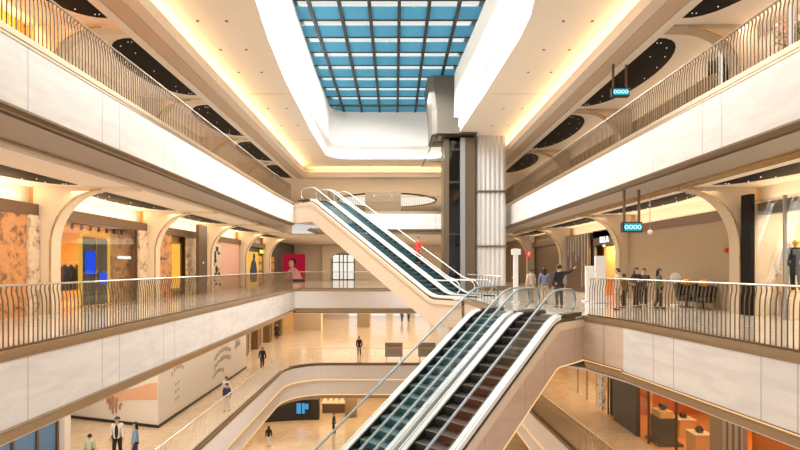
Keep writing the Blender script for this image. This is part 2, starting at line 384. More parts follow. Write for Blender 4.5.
# central ceiling with the skylight well
HOLE = [(-4.9, 17.6), (-5.2, 20.5), (-5.5, 25), (-5.75, 34), (-5.8, 41.2)] + arc(-3.8, 41.4, 2.0, 180, 90, 6)[1:] + [(2.6, 43.4)] + arc(2.6, 41.6, 1.8, 90, 0, 6)[1:] + [(4.5, 34), (4.85, 27), (5.1, 20.5), (5.05, 18.6)] + arc(3.0, 15.2, 1.9, 30, -90, 5) + arc(-2.7, 15.4, 2.2, 270, 160, 5)
ZC = 11.0
def ring_faces(outer, inner, z):
    bm = bmesh.new()
    vo = [bm.verts.new((x, y, z)) for x, y in outer]; vi = [bm.verts.new((x, y, z)) for x, y in inner]
    es = [bm.edges.new((l[i], l[(i+1) % len(l)])) for l in (vo, vi) for i in range(len(l))]
    bmesh.ops.triangle_fill(bm, use_beauty=True, edges=es)
    me = bpy.data.meshes.new('c'); bm.to_mesh(me); bm.free()
    mb = MB(); mb.v = [tuple(v.co) for v in me.vertices]; mb.f = [tuple(p.vertices) for p in me.polygons]; mb.mi = [0]*len(mb.f); return mb
S(ring_faces([(-9.8, 1.5), (-9.8, 48.3), (9.8, 48.3), (9.8, 1.5)], HOLE, ZC), 'ceiling', M['plaster'], label='warm lit central ceiling round the skylight well')
def scaled(poly, d):
    P = [Vector(p) for p in poly]; o = []
    for i, p in enumerate(P):
        t = (P[(i+1) % len(P)]-P[i-1]).normalized(); o.append((p.x+t.y*d, p.y-t.x*d))
    return o
hl = HOLE + [HOLE[0]]
def well(d, prof, name, mat, label=None):
    mb = MB(); n = len(HOLE)
    rows = [[(x, y, z) for x, y in scaled(HOLE, o)] for o, z in prof]
    mb.ring_loft(rows, cap=False); return S(mb, name, mat, True, label)
sgn = 1 if abs(scaled(HOLE, 1)[3][0]) < abs(HOLE[3][0]) else -1
well(0, [(0, ZC), (0, ZC+.12), (-.12*sgn, ZC+.12), (-.12*sgn, ZC+.16)], 'trim_9', M['plaster_w'])
well(0, [(-.10*sgn, ZC+.15), (.10*sgn, ZC+.15+.28)], 'trim_10', M['led_w'], 'white light line round the skylight well')
well(0, [(.10*sgn, ZC+.43), (.12*sgn, ZC+.95), (.42*sgn, ZC+1.0), (.42*sgn, ZC+1.1)], 'wall_front', M['plaster_w'], 'white side of the skylight well')
well(0, [(.40*sgn, ZC+1.1), (.38*sgn, 15.0)], 'wall_front', M['plaster_w'], 'upper side of the skylight well')
mb = MB()
for y in (27.0, 36.8):
    for x0_, x1_ in ((-8.6, -5.95), (5.25, 8.6)): mb.box(x0_, x1_, y-.03, y+.03, ZC-.012, ZC+.01)
S(mb, 'trim_12', M['beam_d'], label='joint lines of the central ceiling')
mb = MB()
for sd in (-1, 1):
    for y in (19, 21.5, 24, 29.5, 33): 
        for x in (6.4, 7.5): mb.cyl(sd*x, y, ZC-.02, ZC+.01, .06, 10)
S(mb, 'trim_13', M['bronze_d'], label='small downlights in the central ceiling')
# roof above, closed round the skylight
S(ring_faces([(-22, 1.5), (-22, 82), (22, 82), (22, 1.5)], scaled(HOLE, .3*sgn), 15.9), 'ceiling', M['plaster_w'])
# skylight: dark mullions, panes and blue roller shades
win = MB(); xs = [-5.9+1.53*i for i in range(8)]; ys = [12.9+2.03*i for i in range(16)]
for x in xs: win.box(x-.085, x+.085, 12.9, 43.6, 14.95, 15.2)
for y in ys: win.box(-5.9, 5.1, y-.045, y+.045, 15.0, 15.14)
w = S(win, 'window_1', M['mull'], label='skylight grid of dark mullions'); 
pn = MB(); sh = MB(); cl = MB()
for i in range(7):
    for j in range(15):
        x0, x1, y0, y1 = xs[i]+.05, xs[i+1]-.05, ys[j]+.05, ys[j+1]-.05
        sh.box(x0+.03, x1-.03, y0+.58, y1, 15.04, 15.05)
        cl.cyl((x0+x1)/2, y0+.54, 15.02, 15.12, .06, 8) if (i*3+j*5) % 7 == 0 else None
pn.box(-6.0, 5.2, 12.8, 43.7, 15.5, 15.515)
struct(pn.build('window_pane', M['glass'], w)); struct(sh.build('roller_shade', M['blue_shade'], w)); struct(cl.build('shade_fitting', M['white'], w))
# outer walls
for nm, x in (('wall_left', -17), ('wall_right', 17)):
    mb = MB(); mb.box(x-.1, x+.1, 1.5, 82, -.2, 15.9); S(mb, nm, M['amber_wall'])
for nm, x in (('wall_left', -20), ('wall_right', 20)):
    mb = MB(); mb.box(x-.1, x+.1, 1.5, 82, -2*H, -.1); S(mb, nm, M['amber_wall'])
mb = MB(); mb.box(-17, 17, 64, 64.2, 0, zc); S(mb, 'wall_back', M['beam'], label='far wall of the middle level')
mb = MB(); mb.box(-17, 17, 78, 78.2, H, ZU); S(mb, 'wall_back', M['beam'], label='far wall of the upper level')
mb = MB(); mb.box(-20, 20, 81.8, 82, -H, -1.86); S(mb, 'wall_back', M['plaster_w'], label='far wall of the level below')
mb = MB(); mb.box(-24, 24, 60, 60.2, -2*H, -9.2); S(mb, 'wall_back', M['amber_wall'], label='far wall of the lowest level')

# ------------------------------------------------------------------ arches and starry ceiling ovals
FL = [10.2, 17.9, 25.6, 33.3, 41.0, 48.7]; FR = [8.6, 17.9, 27.3, 36.8, 46.0]
def archway(side, yc, zf, ztop, xin, mat, t=.55):
    sx = side; zs = zf+2.35; xa = 10.35; xl = 12.15
    curve = [(sx*(xl-(xl-xa)*(1-math.cos(a))), zs+(ztop-.10-zs)*math.sin(a)) for a in [PI/2*i/12 for i in range(13)]]
    prof = [(sx*12.75, zf), (sx*xl, zf)] + curve + [(sx*xin, ztop-.10), (sx*xin, ztop), (sx*12.75, ztop)]
    mb = MB(); mb.extr([(x, yc-t/2, z) for x, z in prof], (0, t, 0))
    o = S(mb, 'wall_left' if side < 0 else 'wall_right', mat, label='curved plaster arch across the gallery')
    b = MB(); b.tube([(sx*(xl-.0), yc-t/2-.01, zf+.02)] + [(x, yc-t/2-.01, z) for x, z in curve], .035, .035, 6)
    struct(b.build('arch_edging', M['brass'], o, True))
    return o
for y in FL: archway(-1, y, 0, zc, 9.2, M['fin']); 
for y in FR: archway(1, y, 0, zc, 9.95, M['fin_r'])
for y in FL[:5]: archway(-1, y, H, ZU, 9.75, M['fin'])
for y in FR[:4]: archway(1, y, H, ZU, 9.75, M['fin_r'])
def oval(side, y0, y1, xe, depth, z):
    c = (y0+y1)/2; a = (y1-y0)/2; mb = MB()
    pts = [(side*(xe+depth*math.sin(t)**.8), c-a*math.cos(t)) for t in [PI*i/20 for i in range(21)]]
    mb.prism(pts, z-.02, z-.003); o = S(mb, 'ceiling', M['star'], label='dark oval ceiling panel with pin lights')
    d = MB()
    for i in range(9):
        t = PI*(i+.5)/9; 
        for k in (.35, .8):
            if k == .35 and i % 2: continue
            d.ball(side*(xe+.12+depth*k*math.sin(t)), c-a*.92*math.cos(t), z-.03, .018, n=6, m=4)
    struct(d.build('pin_light', M['dot'], o))
for F, sd in ((FL, -1), (FR, 1)):
    for a, b in zip(F[:-1], F[1:]):
        oval(sd, a+.75, b-.75, 9.75, 1.75, ZU)
        oval(sd, a+.75, b-.75, 10.9, 1.35, zc)
# far oval cove lit on the upper ceiling
mb = MB(); mb.prism([(-1.0+6.2*math.cos(2*PI*i/32), 64+6.5*math.sin(2*PI*i/32)) for i in range(32)], ZU-.03, ZU-.005); o = S(mb, 'ceiling', M['oval_lit'], label='bright oval light cove at the far end')
mb = MB(); mb.tube([(-1.0+6.25*math.cos(2*PI*i/32), 64+6.55*math.sin(2*PI*i/32), ZU-.08) for i in range(32)], .12, .12, 6, closed=True); struct(mb.build('cove_rim', M['bronze'], o))

# ------------------------------------------------------------------ railings
def copy_obj(o, parent):
    c = o.copy(); COL.objects.link(c); c.parent = parent; XF[c.name] = XF[parent.name]; return c
def railing(path, z, label, name='railing', h=1.28, sp=.13, mat='champ', group='gallery railings', lean=-1, radius=.028, bw=.0065):
    P = [Vector((x, y)) for x, y in path]
    mid = P[0]
    r = thing(name, label, 'railing', (mid.x, mid.y, z+.03), 0, group)
    inner = .12
    mb = MB(); mb.sweep(path, [(inner-.05, z+.031), (inner-.05, z+.075), (inner+.05, z+.075), (inner+.05, z+.031)]); mb.build('base_rail', M['bronze'], r)
    # inset path for the hand rail
    tmp = MB(); tmp.sweep(path, [(inner+.03, z+h)]); 
    mb = MB(); mb.tube(tmp.v, radius*1.1, radius*.8, 8); mb.build('top_rail', M['rail'], r, True)
    pts = []
    for a, b in zip(P[:-1], P[1:]):
        d = b-a; n = max(1, int(d.length/sp)); u = d.normalized(); nn = Vector((-u.y, u.x))
        for i in range(n):
            q = a+d*((i+.5)/n); pts.append((q.x+nn.x*inner, q.y+nn.y*inner, math.atan2(u.y, u.x)))
    pts.sort(key=lambda q: q[0]**2+q[1]**2)
    def bar(mb, x, y, ang):
        c, s_ = math.cos(ang), math.sin(ang)
        prof = [(0, .07), (0, .84), (-.012, 1.0), (-.045, 1.14), (-.045, 1.2), (-.03, h-.015)]
        rings = []
        for o, zz in prof:
            rings.append([(x+c*a_-(-s_)*0+s_*(o+b_), y+s_*a_-c*(o+b_), z+zz) for a_, b_ in ((-bw, -.011), (bw, -.011), (bw, .011), (-bw, .011))])
        mb.ring_loft(rings)
    proto = {}
    for x, y, ang in pts[:100]:
        k = round(ang, 3)
        if k not in proto:
            mb = MB(); bar(mb, x, y, ang); b = mb.build('baluster', M[mat], r); proto[k] = (b, x, y)
        else:
            b, bx, by = proto[k]; c = copy_obj(b, r); c.location = (x-bx+b.location.x, y-by+b.location.y, 0)
    if len(pts) > 100:
        mb = MB()
        for x, y, ang in pts[100:]: bar(mb, x, y, ang)
        o = mb.build('far_balusters', M[mat], r); o['kind'] = 'stuff'
    return r
railing([(-7.5, 6.4), (-7.5, 37.3)], 0, 'long bronze barred railing along the left edge of the middle level, nearest the camera', sp=.135)
railing([(-7.3, 37.5), (3.2, 37.5)], 0, 'railing across the far end of the middle level behind the rising escalators', sp=.15)
railing([(3.55, 25.2), (3.96, 19.5)], 0, 'short railing between the foot of one escalator pair and the head of the other', sp=.5)
railing([(6.36, 16.7), (6.85, 15.0), (7.6, 9.3), (7.78, 7.9)], 0, 'wavy barred railing on the right edge of the middle level beside the escalator head', sp=.125)
railing([(-7.5, 8.0), (-7.5, 31.3), (-7.33, 35.9)], H, 'long bronze railing on top of the white left band of the upper level', sp=.125, bw=.012)
railing([(-5.05, 38.8), (-5.05, 42), (8.3, 42)], H, 'railing across the far end of the upper level under the oval cove', sp=.18)
railing([(8.37, 41.8), (8.37, 8.0)], H, 'long bronze railing on top of the white right band of the upper level', sp=.125, bw=.012)
railing([(-8.6, 12.0), (-8.6, 38.0)], -H, 'pale barred railing on the left edge of the level below, beside the hoarding', sp=.15, mat='rail')
railing(LOW[9:11] if False else [(-8.3, 39.5), (-7.4, 40.5), (-6.2, 41), (5.2, 41)], -H, 'pale railing across the far end of the level below, before the man in black', sp=.16, mat='rail')
railing([(7.5, 38), (7.5, 27), (7.85, 18.6), (8.1, 12)], -H, 'bronze mesh-like railing on the right edge of the level below under the escalator', sp=.12)

# ------------------------------------------------------------------ escalators
def smooth_path(s0, s1, run=10.9, drop=H, step=.3, e=.45):
    """list of (s, z) along an escalator with eased knees"""
    t = drop/run; out = []
    def z(s):
        a = 0 if s < -e else (-t*(s+e)**2/(4*e) if s < e else -t*s)
        if s > run-e: 
            q = s-run
            a = -drop if q > e else (-drop + t*(e-q)**2/(4*e))
        return a
    n = int((s1-s0)/step)+1
    return [(s0+(s1-s0)*i/n, z(s0+(s1-s0)*i/n)) for i in range(n+1)], z
class Esc:
    def __init__(s, o, U, Nn, z0): s.o = Vector(o); s.U = Vector(U); s.N = Vector(Nn); s.z0 = z0
    def p(s, a, n, z): q = s.o+s.U*a+s.N*n; return (q.x, q.y, s.z0+z)
def escalator(E, n0, side, label, group, body, step_mat, rub, outer_trim):
    """one escalator, 1.6 wide from n0; side=+1 has its outer cladding at the high-n side, -1 at the low-n side"""
    W = 1.6; path, zf = smooth_path(-1.75, 12.95)
    r = thing('escalator', label, 'escalator', E.p(0, n0+W/2, 0), 0, group)
    def strip(name, na, nb, zt, zbf, mat, s0=-1.75, s1=12.95, sharp=False):
        pa = [(s, z) for s, z in path if s0 <= s <= s1] if not sharp else [(-2.35, 0), (-.12, 0), (.12, -.07), (10.78, -H+.07), (11.02, -H), (12.95, -H)]; mb = MB()
        rings = []
        for s, z in pa:
            zb = zbf(s, z) if callable(zbf) else z+zbf
            rings.append([E.p(s, na, z+zt), E.p(s, nb, z+zt), E.p(s, nb, zb), E.p(s, na, zb)])
        mb.ring_loft(rings); return mb.build(name, mat, r)
    # truss cladding
    strip('cladding', n0, n0+W, -.32, -1.50, body, sharp=True)
    out = n0+W if side > 0 else n0
    if outer_trim:
        a, b = (out-.02, out+.06) if side > 0 else (out-.06, out+.02)
        strip('cladding_cap', a, b, -.10, -.34, outer_trim, sharp=True)
    for na, nb in ((n0+.02, n0+.24), (n0+W-.24, n0+W-.02)):
        strip('deck', na, nb, .14, .0, M['deck'], s0=-.55)
        strip('landing_deck', na, nb, .14, .0, M['bronze_l'], s1=-.5)
    for na, nb in ((n0+.04, n0+.22), (n0+W-.22, n0+W-.04)):
        strip('deck_underside', na, nb, .0, -.32, M['bronze_d'])
    for na, nb in ((n0+.245, n0+.27), (n0+W-.27, n0+W-.245)):
        strip('skirt', na, nb, .10, -.32, M['black'])
    for na, nb in ((n0+.075, n0+.095), (n0+W-.095, n0+W-.075)):
        strip('deck_groove', na, nb, .144, .10, M['steel_g'])
    if side > 0 and outer_trim:
        strip('edge_light', out-.03, out+.012, -1.47, -1.505, M['led'], sharp=True)
    # steps
    proto = None; k = 0; s = -1.3
    while s < 12.4:
        z = zf(s+.2)
        if proto is None:
            mb = MB(); mb.cur = 0
            a, b = n0+.275, n0+W-.275
            z = 0
            prof = [(0, 0), (.40, 0), (.405, -.03), (.39, -.12), (.36, -.23), (.30, -.23), (.30, -.05), (0, -.05)]
            mb.extr([E.p(s+q, a, z-.03+zz) for q, zz in prof], tuple(Vector(E.p(0, b, 0))-Vector(E.p(0, a, 0))))
            mb.cur = 1
            for q0, q1, aa, bb in ((.36, .402, a+.01, b-.01), (0, .4, a, a+.04), (0, .4, b-.04, b)):
                mb.hexa([E.p(s+q0, aa, z-.031), E.p(s+q1, aa, z-.031), E.p(s+q1, bb, z-.031), E.p(s+q0, bb, z-.031)], [E.p(s+q0, aa, z-.026), E.p(s+q1, aa, z-.026), E.p(s+q1, bb, z-.026), E.p(s+q0, bb, z-.026)])
            proto = mb.build('step', [step_mat, M['step_line']], r); s_first = s
        else:
            c = copy_obj(proto, r); dv = E.U*(s-s_first); c.location = (dv.x, dv.y, z)
        s += .4; k += 1
    for s0, s1, nm in ((-2.3, -1.32, 'landing_plate'), (12.4, 13.2, 'landing_plate')):
        z = zf(s0); mb = MB(); mb.hexa([E.p(s0, n0+.02, z-.06), E.p(s1, n0+.02, z-.06), E.p(s1, n0+W-.02, z-.06), E.p(s0, n0+W-.02, z-.06)], [E.p(s0, n0+.02, z+.012), E.p(s1, n0+.02, z+.012), E.p(s1, n0+W-.02, z+.012), E.p(s0, n0+W-.02, z+.012)])
        mb.build(nm, M['steel'], r)
    # balustrades with rounded newels
    for n in (n0+.15, n0+W-.15):
        top = [(s, z+.93) for s, z in path if -1.4 <= s <= 12.6]
        ca = (top[0][0], top[0][1]-.36); cb = (top[-1][0], top[-1][1]-.36)
        left = [(ca[0]+.36*math.cos(a), ca[1]+.36*math.sin(a)) for a in [math.radians(90+22.5*i) for i in range(1, 8)]]
        right = [(cb[0]+.36*math.cos(a), cb[1]+.36*math.sin(a)) for a in [math.radians(-67.5+22.5*i) for i in range(0, 7)]]
        loop = left[::-1] + top + right[::-1]
        mb = MB(); rings = []
        for s, z in [q for q in path if -1.55 <= q[0] <= 12.75]:
            rings.append([E.p(s, n-.007, z+.13), E.p(s, n+.007, z+.13), E.p(s, n+.007, z+.90), E.p(s, n-.007, z+.90)])
        mb.ring_loft(rings); mb.build('glass_balustrade', M['glass_esc'], r)
        mb = MB(); mb.tube([E.p(s, n, z) for s, z in loop], .040, .030, 8); mb.build('handrail', rub, r, True)
    return r
M['step_line'] = plain('step_edge', (.20, .15, .07), .5)
q = math.sqrt(.5)
E1 = Esc((2.72, 17.88), (-q, -q), (q, -q), 0)
E2 = Esc((-5.76, 34.70), (q, -q), (q, q), H)
escalator(E1, 0, -1, 'left escalator of the pair going down from the middle level, steps painted with teal reflection', 'escalators down from the middle level', M['cream'], M['step_t'], M['rubber'], M['cream'])
escalator(E1, 1.7, 1, 'right escalator of the pair going down from the middle level, dark steps and tan side', 'escalators down from the middle level', M['tan'], M['step_d'], M['rubber'], M['cream'])
escalator(E2, 0, -1, 'front escalator rising to the upper level, with a broad cream side panel', 'escalators up to the upper level', M['cream'], M['step_t'], M['rubber_w'], M['cream'])
escalator(E2, 1.65, 1, 'rear escalator rising to the upper level, carrying the person in red', 'escalators up to the upper level', M['cream'], M['step_t'], M['rubber_w'], None)

# ------------------------------------------------------------------ lift tower and fluted column
col = thing('fluted_column', 'tall white fluted column beside the lift tower at the right end of the atrium', 'column', (6.85, 36.6, 0))
n = 0; mb = MB(); seg = []
x0, x1, yf, yb = 5.85, 7.85, 35.6, 37.6; fl = 6; prof = []
for i in range(fl):
    xa = x0+(x1-x0)*i/fl; wv = (x1-x0)/fl
    prof += [(xa, yf), (xa+.03, yf)] + [(xa+.03+(wv-.06)*k/4, yf-.07*math.sin(PI*k/4)) for k in range(1, 4)] + [(xa+wv-.03, yf)]
prof += [(x1, yf)]
for i in range(fl):
    ya = yf+(yb-yf)*i/fl; wv = (yb-yf)/fl
    prof += [(x1, ya+.03)] + [(x1+.07*math.sin(PI*k/4), ya+.03+(wv-.06)*k/4) for k in range(1, 4)] + [(x1, ya+wv-.03)]
prof += [(x1, yb), (x0, yb)]
for i in range(fl):
    ya = yb-(yb-yf)*i/fl; wv = (yb-yf)/fl
    prof += [(x0, ya-.03)] + [(x0-.07*math.sin(PI*k/4), ya-.03-(wv-.06)*k/4) for k in range(1, 4)] + [(x0, ya-wv+.03)]
mb.prism(prof, 0.01, ZC-.01); mb.build('shaft', M['flute'], col)
for z in (3.05, 6.95):
    mb = MB(); mb.box(x0-.13, x1+.13, yf-.13, yb+.1, z, z+.14); mb.build('bronze_band', M['bronze'], col)
mb = MB(); mb.box(x0-.16, x1+.16, yf-.16, yb+.1, 0.01, .3); mb.build('plinth', M['bronze'], col)
lift = thing('lift_tower', 'tall bronze and dark glass lift tower rising into the skylight, left of the fluted column', 'lift', (4.7, 36.5, 0))
mb = MB(); mb.box(4.95, 5.68, 35.3, 37.4, .01, 10.8); mb.build('bronze_pier', M['bronze_l'] if 'bronze_l' in M else M['champ'], lift)
mb = MB(); mb.box(3.45, 3.85, 35.6, 37.4, .01, 10.8); mb.build('bronze_pier', M['bronze_l'], lift)
mb = MB(); mb.box(3.85, 4.95, 36.9, 37.4, .01, 10.8); mb.build('shaft_back', M['dgrey'], lift)
mb = MB(); mb.box(3.85, 4.78, 35.62, 35.65, .01, 10.8); mb.build('glass_front', M['glass_dark'], lift)
mb = MB(); mb.box(4.62, 4.95, 35.25, 35.6, .01, 10.8); mb.build('guide_pipe', M['steel_g'], lift)
for z in (1.3, 3.9, 7.6, 9.9):
    mb = MB(); mb.box(3.85, 4.62, 35.5, 35.6, z, z+.16); mb.build('cross_bar', M['black'], lift)
mb = MB(); mb.box(3.95, 4.3, 35.95, 36.4, .3, 3.3); mb.build('counterweight_panel', M['steel'], lift)
# curved hood
mb = MB(); base = [(2.3, 34.6)] + [(2.3, 34.4), (2.55, 34.1), (5.65, 34.1), (5.65, 38), (2.3, 38)]
prof = []
hx = [2.55, 2.6, 2.9, 5.7, 5.7, 2.55]; hy = [35.2, 34.9, 34.6, 34.6, 38.5, 38.5]
lo = list(zip(hx, hy)); hi = [(x-.3 if x < 4 else x, y) for i, (x, y) in enumerate(lo)]
mb.ring_loft([[(x, y, 10.9) for x, y in lo], [(x, y, 12.5) for x, y in lo], [(x, y, 14.9) for x, y in hi]]); mb.build('hood', M['hood'], lift)
tz = [(2.0, 9.0), (3.45, 9.0), (3.45, 10.85), (3.0, 10.85), (2.75, 10.7)]
mb = MB(); mb.extr([(x, 34.9, z) for x, z in tz], (0, 1.9, 0)); canopy = mb.build('glass_canopy', M['glass_esc'], lift)
mb = MB()
for y in (34.9, 36.8): mb.tube([(x, y, z) for x, z in (tz[1], tz[0], tz[4], tz[3], (5.6, 10.88))], .035, .035, 6)
for x, z in (tz[0], tz[3]): mb.tube([(x, 34.9, z), (x, 36.8, z)], .035, .035, 6)
mb.build('canopy_frame', M['black'], canopy)

# ------------------------------------------------------------------ shop fronts
def header(side, y0, y1, zb, zt, mat, x=12.55, floor_z=0):
    mb = MB(); xa, xb = side*x, side*(x+.35); mb.box(min(xa, xb), max(xa, xb), y0, y1, zb, zt); return S(mb, 'trim_11', mat, label='shop front header band')
def panel(side, y0, y1, z0, z1, mat, x=12.6, t=.15, name=None, label=None):
    mb = MB(); xa, xb = side*x, side*(x+t); mb.box(min(xa, xb), max(xa, xb), y0, y1, z0, z1); return S(mb, name or ('wall_left' if side < 0 else 'wall_right'), mat, label=label)
WN = [2]
def pane(side, y0, y1, z0, z1, x=12.62, posts=(), mat='bronze_d'):
    mb = MB(); xa, xb = sorted((side*x, side*(x+.02))); mb.box(xa, xb, y0, y1, z0, z1); o = S(mb, 'window_%d' % WN[0], M['glass'], label='shop window glass'); WN[0] += 1
    if posts:
        f = MB(); xa, xb = sorted((side*(x-.03), side*(x+.06)))
        for y in posts: f.box(xa, xb, y-.03, y+.03, z0, z1)
        struct(f.build('window_frame', M[mat], o))
    return o
HB, HT = 3.45, 3.85
# cross walls between units
for F, sd, nm in ((FL, -1, 'wall_left'), (FR, 1, 'wall_right')):
    for y in F:
        for zf_, zt_ in ((0, zc), (H, ZU)):
            if zf_ and sd > 0 and y < 20: continue
            mb = MB(); xa, xb = sorted((sd*12.7, sd*17)); mb.box(xa, xb, y-.1, y+.1, zf_, zt_); S(mb, nm, M['amber_wall'])
# above header bulkheads (slightly behind)
for F, sd in ((FL, -1), (FR, 1)):
    for a, b in zip(F[:-1], F[1:]):
        header(sd, a+.28, b-.28, HB, HT, M['brown'])
        panel(sd, a, b, HT+.0, zc, M['plaster'], 13.0)
        if a > 17.5: panel(sd, a if sd < 0 else max(a, 20.7), b, H+3.2, ZU, M['plaster'], 12.8)
# left, middle level
panel(-1, 10.2, 17.08, 0, HB, M['marble'], 12.6, label='orange brown marble shop wall')
panel(-1, 17.1, 17.6, 0, HB, M['marble_l'], 12.5, label='pale marble pier')
pane(-1, 18.2, 24.4, 0, HB, posts=(24.4,))
panel(-1, 22.8, 25.4, 0, HB, M['marble'], 13.0, label='marble wall inside the shop')
panel(-1, 24.45, 25.3, 0, HB, M['marble_l'], 12.5)
panel(-1, 25.9, 28.2, 0, HB, M['marble'], 12.6)
panel(-1, 30.4, 33.0, 0, HB, M['marble_l'], 12.6)
panel(-1, 28.2, 30.4, 0, HB, M['amber_wall'], 13.1)
panel(-1, 33.6, 36.2, 0, HB, M['marble'], 12.6)
panel(-1, 36.2, 40.4, 0, HB, M['pink'], 12.6, label='pink shop wall')
panel(-1, 41.3, 64, 0, zc, M['dgrey'], 12.9)
# left, upper level
panel(-1, 1.5, 17.6, H, ZU-.02, M['gold_slat'], 13.0, label='gold slatted wall of the upper level')
panel(-1, 18.2, 48, H, H+3.2, M['bronze_slat'], 13.2)
# right, middle level
panel(1, 18.2, 27.0, 0, HB, M['tan_wall'], 12.6, label='blank tan hoarding wall of the middle level')
mb = MB(); mb.box(12.04, 12.2, 16.95, 17.4, 0, zc-.35); S(mb, 'wall_right', M['star'], label='dark pillar beside the mannequin window')
pane(1, 8.8, 16.94, 0, 3.9, 12.15, posts=(15.6, 12.5), mat='steel_g')
mb = MB(); mb.box(12.15, 15.2, 17.3, 17.4, 0, 3.9); S(mb, 'wall_right', M['cream'])
panel(1, 8.6, 17.9, 0, 3.9, M['cream'], 15.2, label='cream back wall of the mannequin window')
panel(1, 27.6, 31.7, 3.0, 3.9, M['dgrey'], 12.55)
panel(1, 31.6, 36.5, 0, 3.0, M['dgrey'], 12.6)
panel(1, 37.1, 64, 0, zc, M['bronze'], 12.8)
# right, upper level
panel(1, 20.2, 60, H, H+3.2, M['bronze_slat'], 12.9)
panel(1, 1.5, 20.2, H, ZU-.02, cloth('pinkish_wall', (.74, .64, .60)), 13.6)
gr = thing('air_grille', 'long dark louvred air grille high on the upper left gallery wall', 'grille', (-12.7, 22.5, 9.0))
mb = MB(); mb.box(-12.74, -12.70, 18.3, 25.2, 9.0, 9.5); mb.build('backing', M['black'], gr)
mb = MB()
for i in range(34): mb.box(-12.70, -12.66, 18.35+.2*i, 18.43+.2*i, 9.02, 9.48)
mb.build('louvre', M['champ'], gr)

def world(px, py, z):
    pass
# things in the left glass shop
d = thing('gold_door_frame', 'gold rounded portal frame in the glass shop on the left of the middle level', 'door frame', (-12.9, 21.2, 0))
mb = MB(); ring = [(20.5, 0.0), (20.5, 2.75), (20.62, 2.95), (20.8, 3.0), (22.2, 3.0), (22.38, 2.95), (22.5, 2.75), (22.5, 0.0)]
mb.tube([(-12.9, y, z+.06) for y, z in ring], .09, .09, 6); mb.build('frame', M['glow_y'], d)
mb = MB(); mb.box(-12.94, -12.9, 20.55, 22.45, .02, 2.9); mb.build('dark_glass', M['dgrey'], d)
mb = MB(); mb.box(-12.88, -12.84, 21.47, 21.53, .1, 2.9); mb.build('centre_bar', M['gold'], d)
t = MB(); t.box(-12.86, -12.82, 20.75, 21.4, 1.35, 2.3); tag(t.build('display_screen', M['blue_lit']), 'blue lit display screen on the dark door in the gold frame, larger one', 'screen')
t = MB(); t.box(-12.86, -12.82, 21.75, 22.3, .9, 1.4); tag(t.build('display_screen', M['blue_lit']), 'smaller blue lit display screen low on the right door leaf of the gold frame', 'screen')
def garment(x, y, z, mat, label, group):
    mb = MB(); w = .155
    mb.ring_loft([[(x+a*.10*k, y+b*w*k2, zz) for a, b in ((-1, -1), (1, -1), (1, 1), (-1, 1))] for zz, k, k2 in ((z-1.0, 1, .9), (z-.5, 1.1, .85), (z-.15, 1.0, 1.1), (z, .5, .45), (z+.055, .3, .2))])
    return tag(mb.build('hanging_garment', mat, None, True), label, 'garment', group)
cm = [cloth('coat_black', (.02, .02, .022)), cloth('coat_brown', (.13, .06, .03)), cloth('coat_navy', (.02, .03, .08))]
ck = ['black', 'brown', 'navy']
rk = thing('garment_rack', 'dark clothes rack inside the glass shop left of the gold portal', 'rack', (-13.4, 20.3, 0))
mb = MB(); mb.tube([(-13.4, 19.3, 1.78), (-13.4, 21.3, 1.78)], .02); mb.build('rail_bar', M['steel_g'], rk)
for y in (19.3, 21.3):
    mb = MB(); mb.box(-13.42, -13.38, y-.02, y+.02, 0, 1.78); mb.build('post', M['steel_g'], rk)
pl = ['at its near end', 'second from its near end', 'in its middle', 'second from its far end', 'at its far end']
for i in range(5):
    garment(-13.4, 19.55+.375*i, 1.69, cm[i % 3], '%s coat hanging on the rack in the glass shop, %s' % (ck[i % 3], pl[i]), 'coats on the rack')
def sign_bar(x, y0, y1, z, body, label, mat='white_lit', h=.16, cat='sign', base=None, side=-1):
    s_ = thing('shop_sign', label, cat, (x, (y0+y1)/2, z-.2))
    if base:
        mb = MB(); xa, xb = sorted((x, x+side*.06)); mb.box(xa, xb, y0-.1, y1+.1, z-h*.9, z+h*.9); mb.build('sign_board', M[base], s_)
    text(s_, 'lettering', body, M[mat], h*1.5, (x-side*.03, (y0+y1)/2, z), (0, -side*-1 if False else (1 if side < 0 else -1), 0), (0, 0, 1), .015)
    return s_
def glyphs(x, y0, y1, z, label, mat, h, side, n=7):
    """small lit lettering too far off to read: plain upright strokes"""
    s_ = thing('shop_sign', label, 'sign', (x, (y0+y1)/2, z-h))
    mb = MB(); wv = (y1-y0)/n
    for i in range(n):
        a = y0+wv*i; xa, xb = sorted((x, x-side*.04))
        mb.box(xa, xb, a, a+wv*.25, z-h/2, z+h/2); mb.box(xa, xb, a+wv*.25, a+wv*.7, z+h/2-.03 if i % 2 else z-.015, z+h/2 if i % 2 else z+.015)
    mb.build('lettering', M[mat], s_); return s_
glyphs(-12.98, 23.4, 24.6, 2.1, 'small white lit lettering on the marble wall right of the gold portal', 'white_lit', .14, -1)
glyphs(-12.58, 26.4, 27.6, 2.1, 'small dark lettering on the marble left of the amber picture', 'ink', .13, -1)
# spotlights row in the glass shop
tr = thing('track_light', 'row of dark spotlights under the header of the glass shop', 'track light', (-12.95, 21, 3.4))
mb = MB(); mb.box(-13.0, -12.95, 18.6, 24, 3.38, 3.44); mb.build('track', M['black'], tr)
for i in range(9):
    mb = MB(); mb.cyl(-12.97, 18.9+.6*i, 3.18, 3.38, .06, 8); mb.build('spotlight', M['black'], tr)
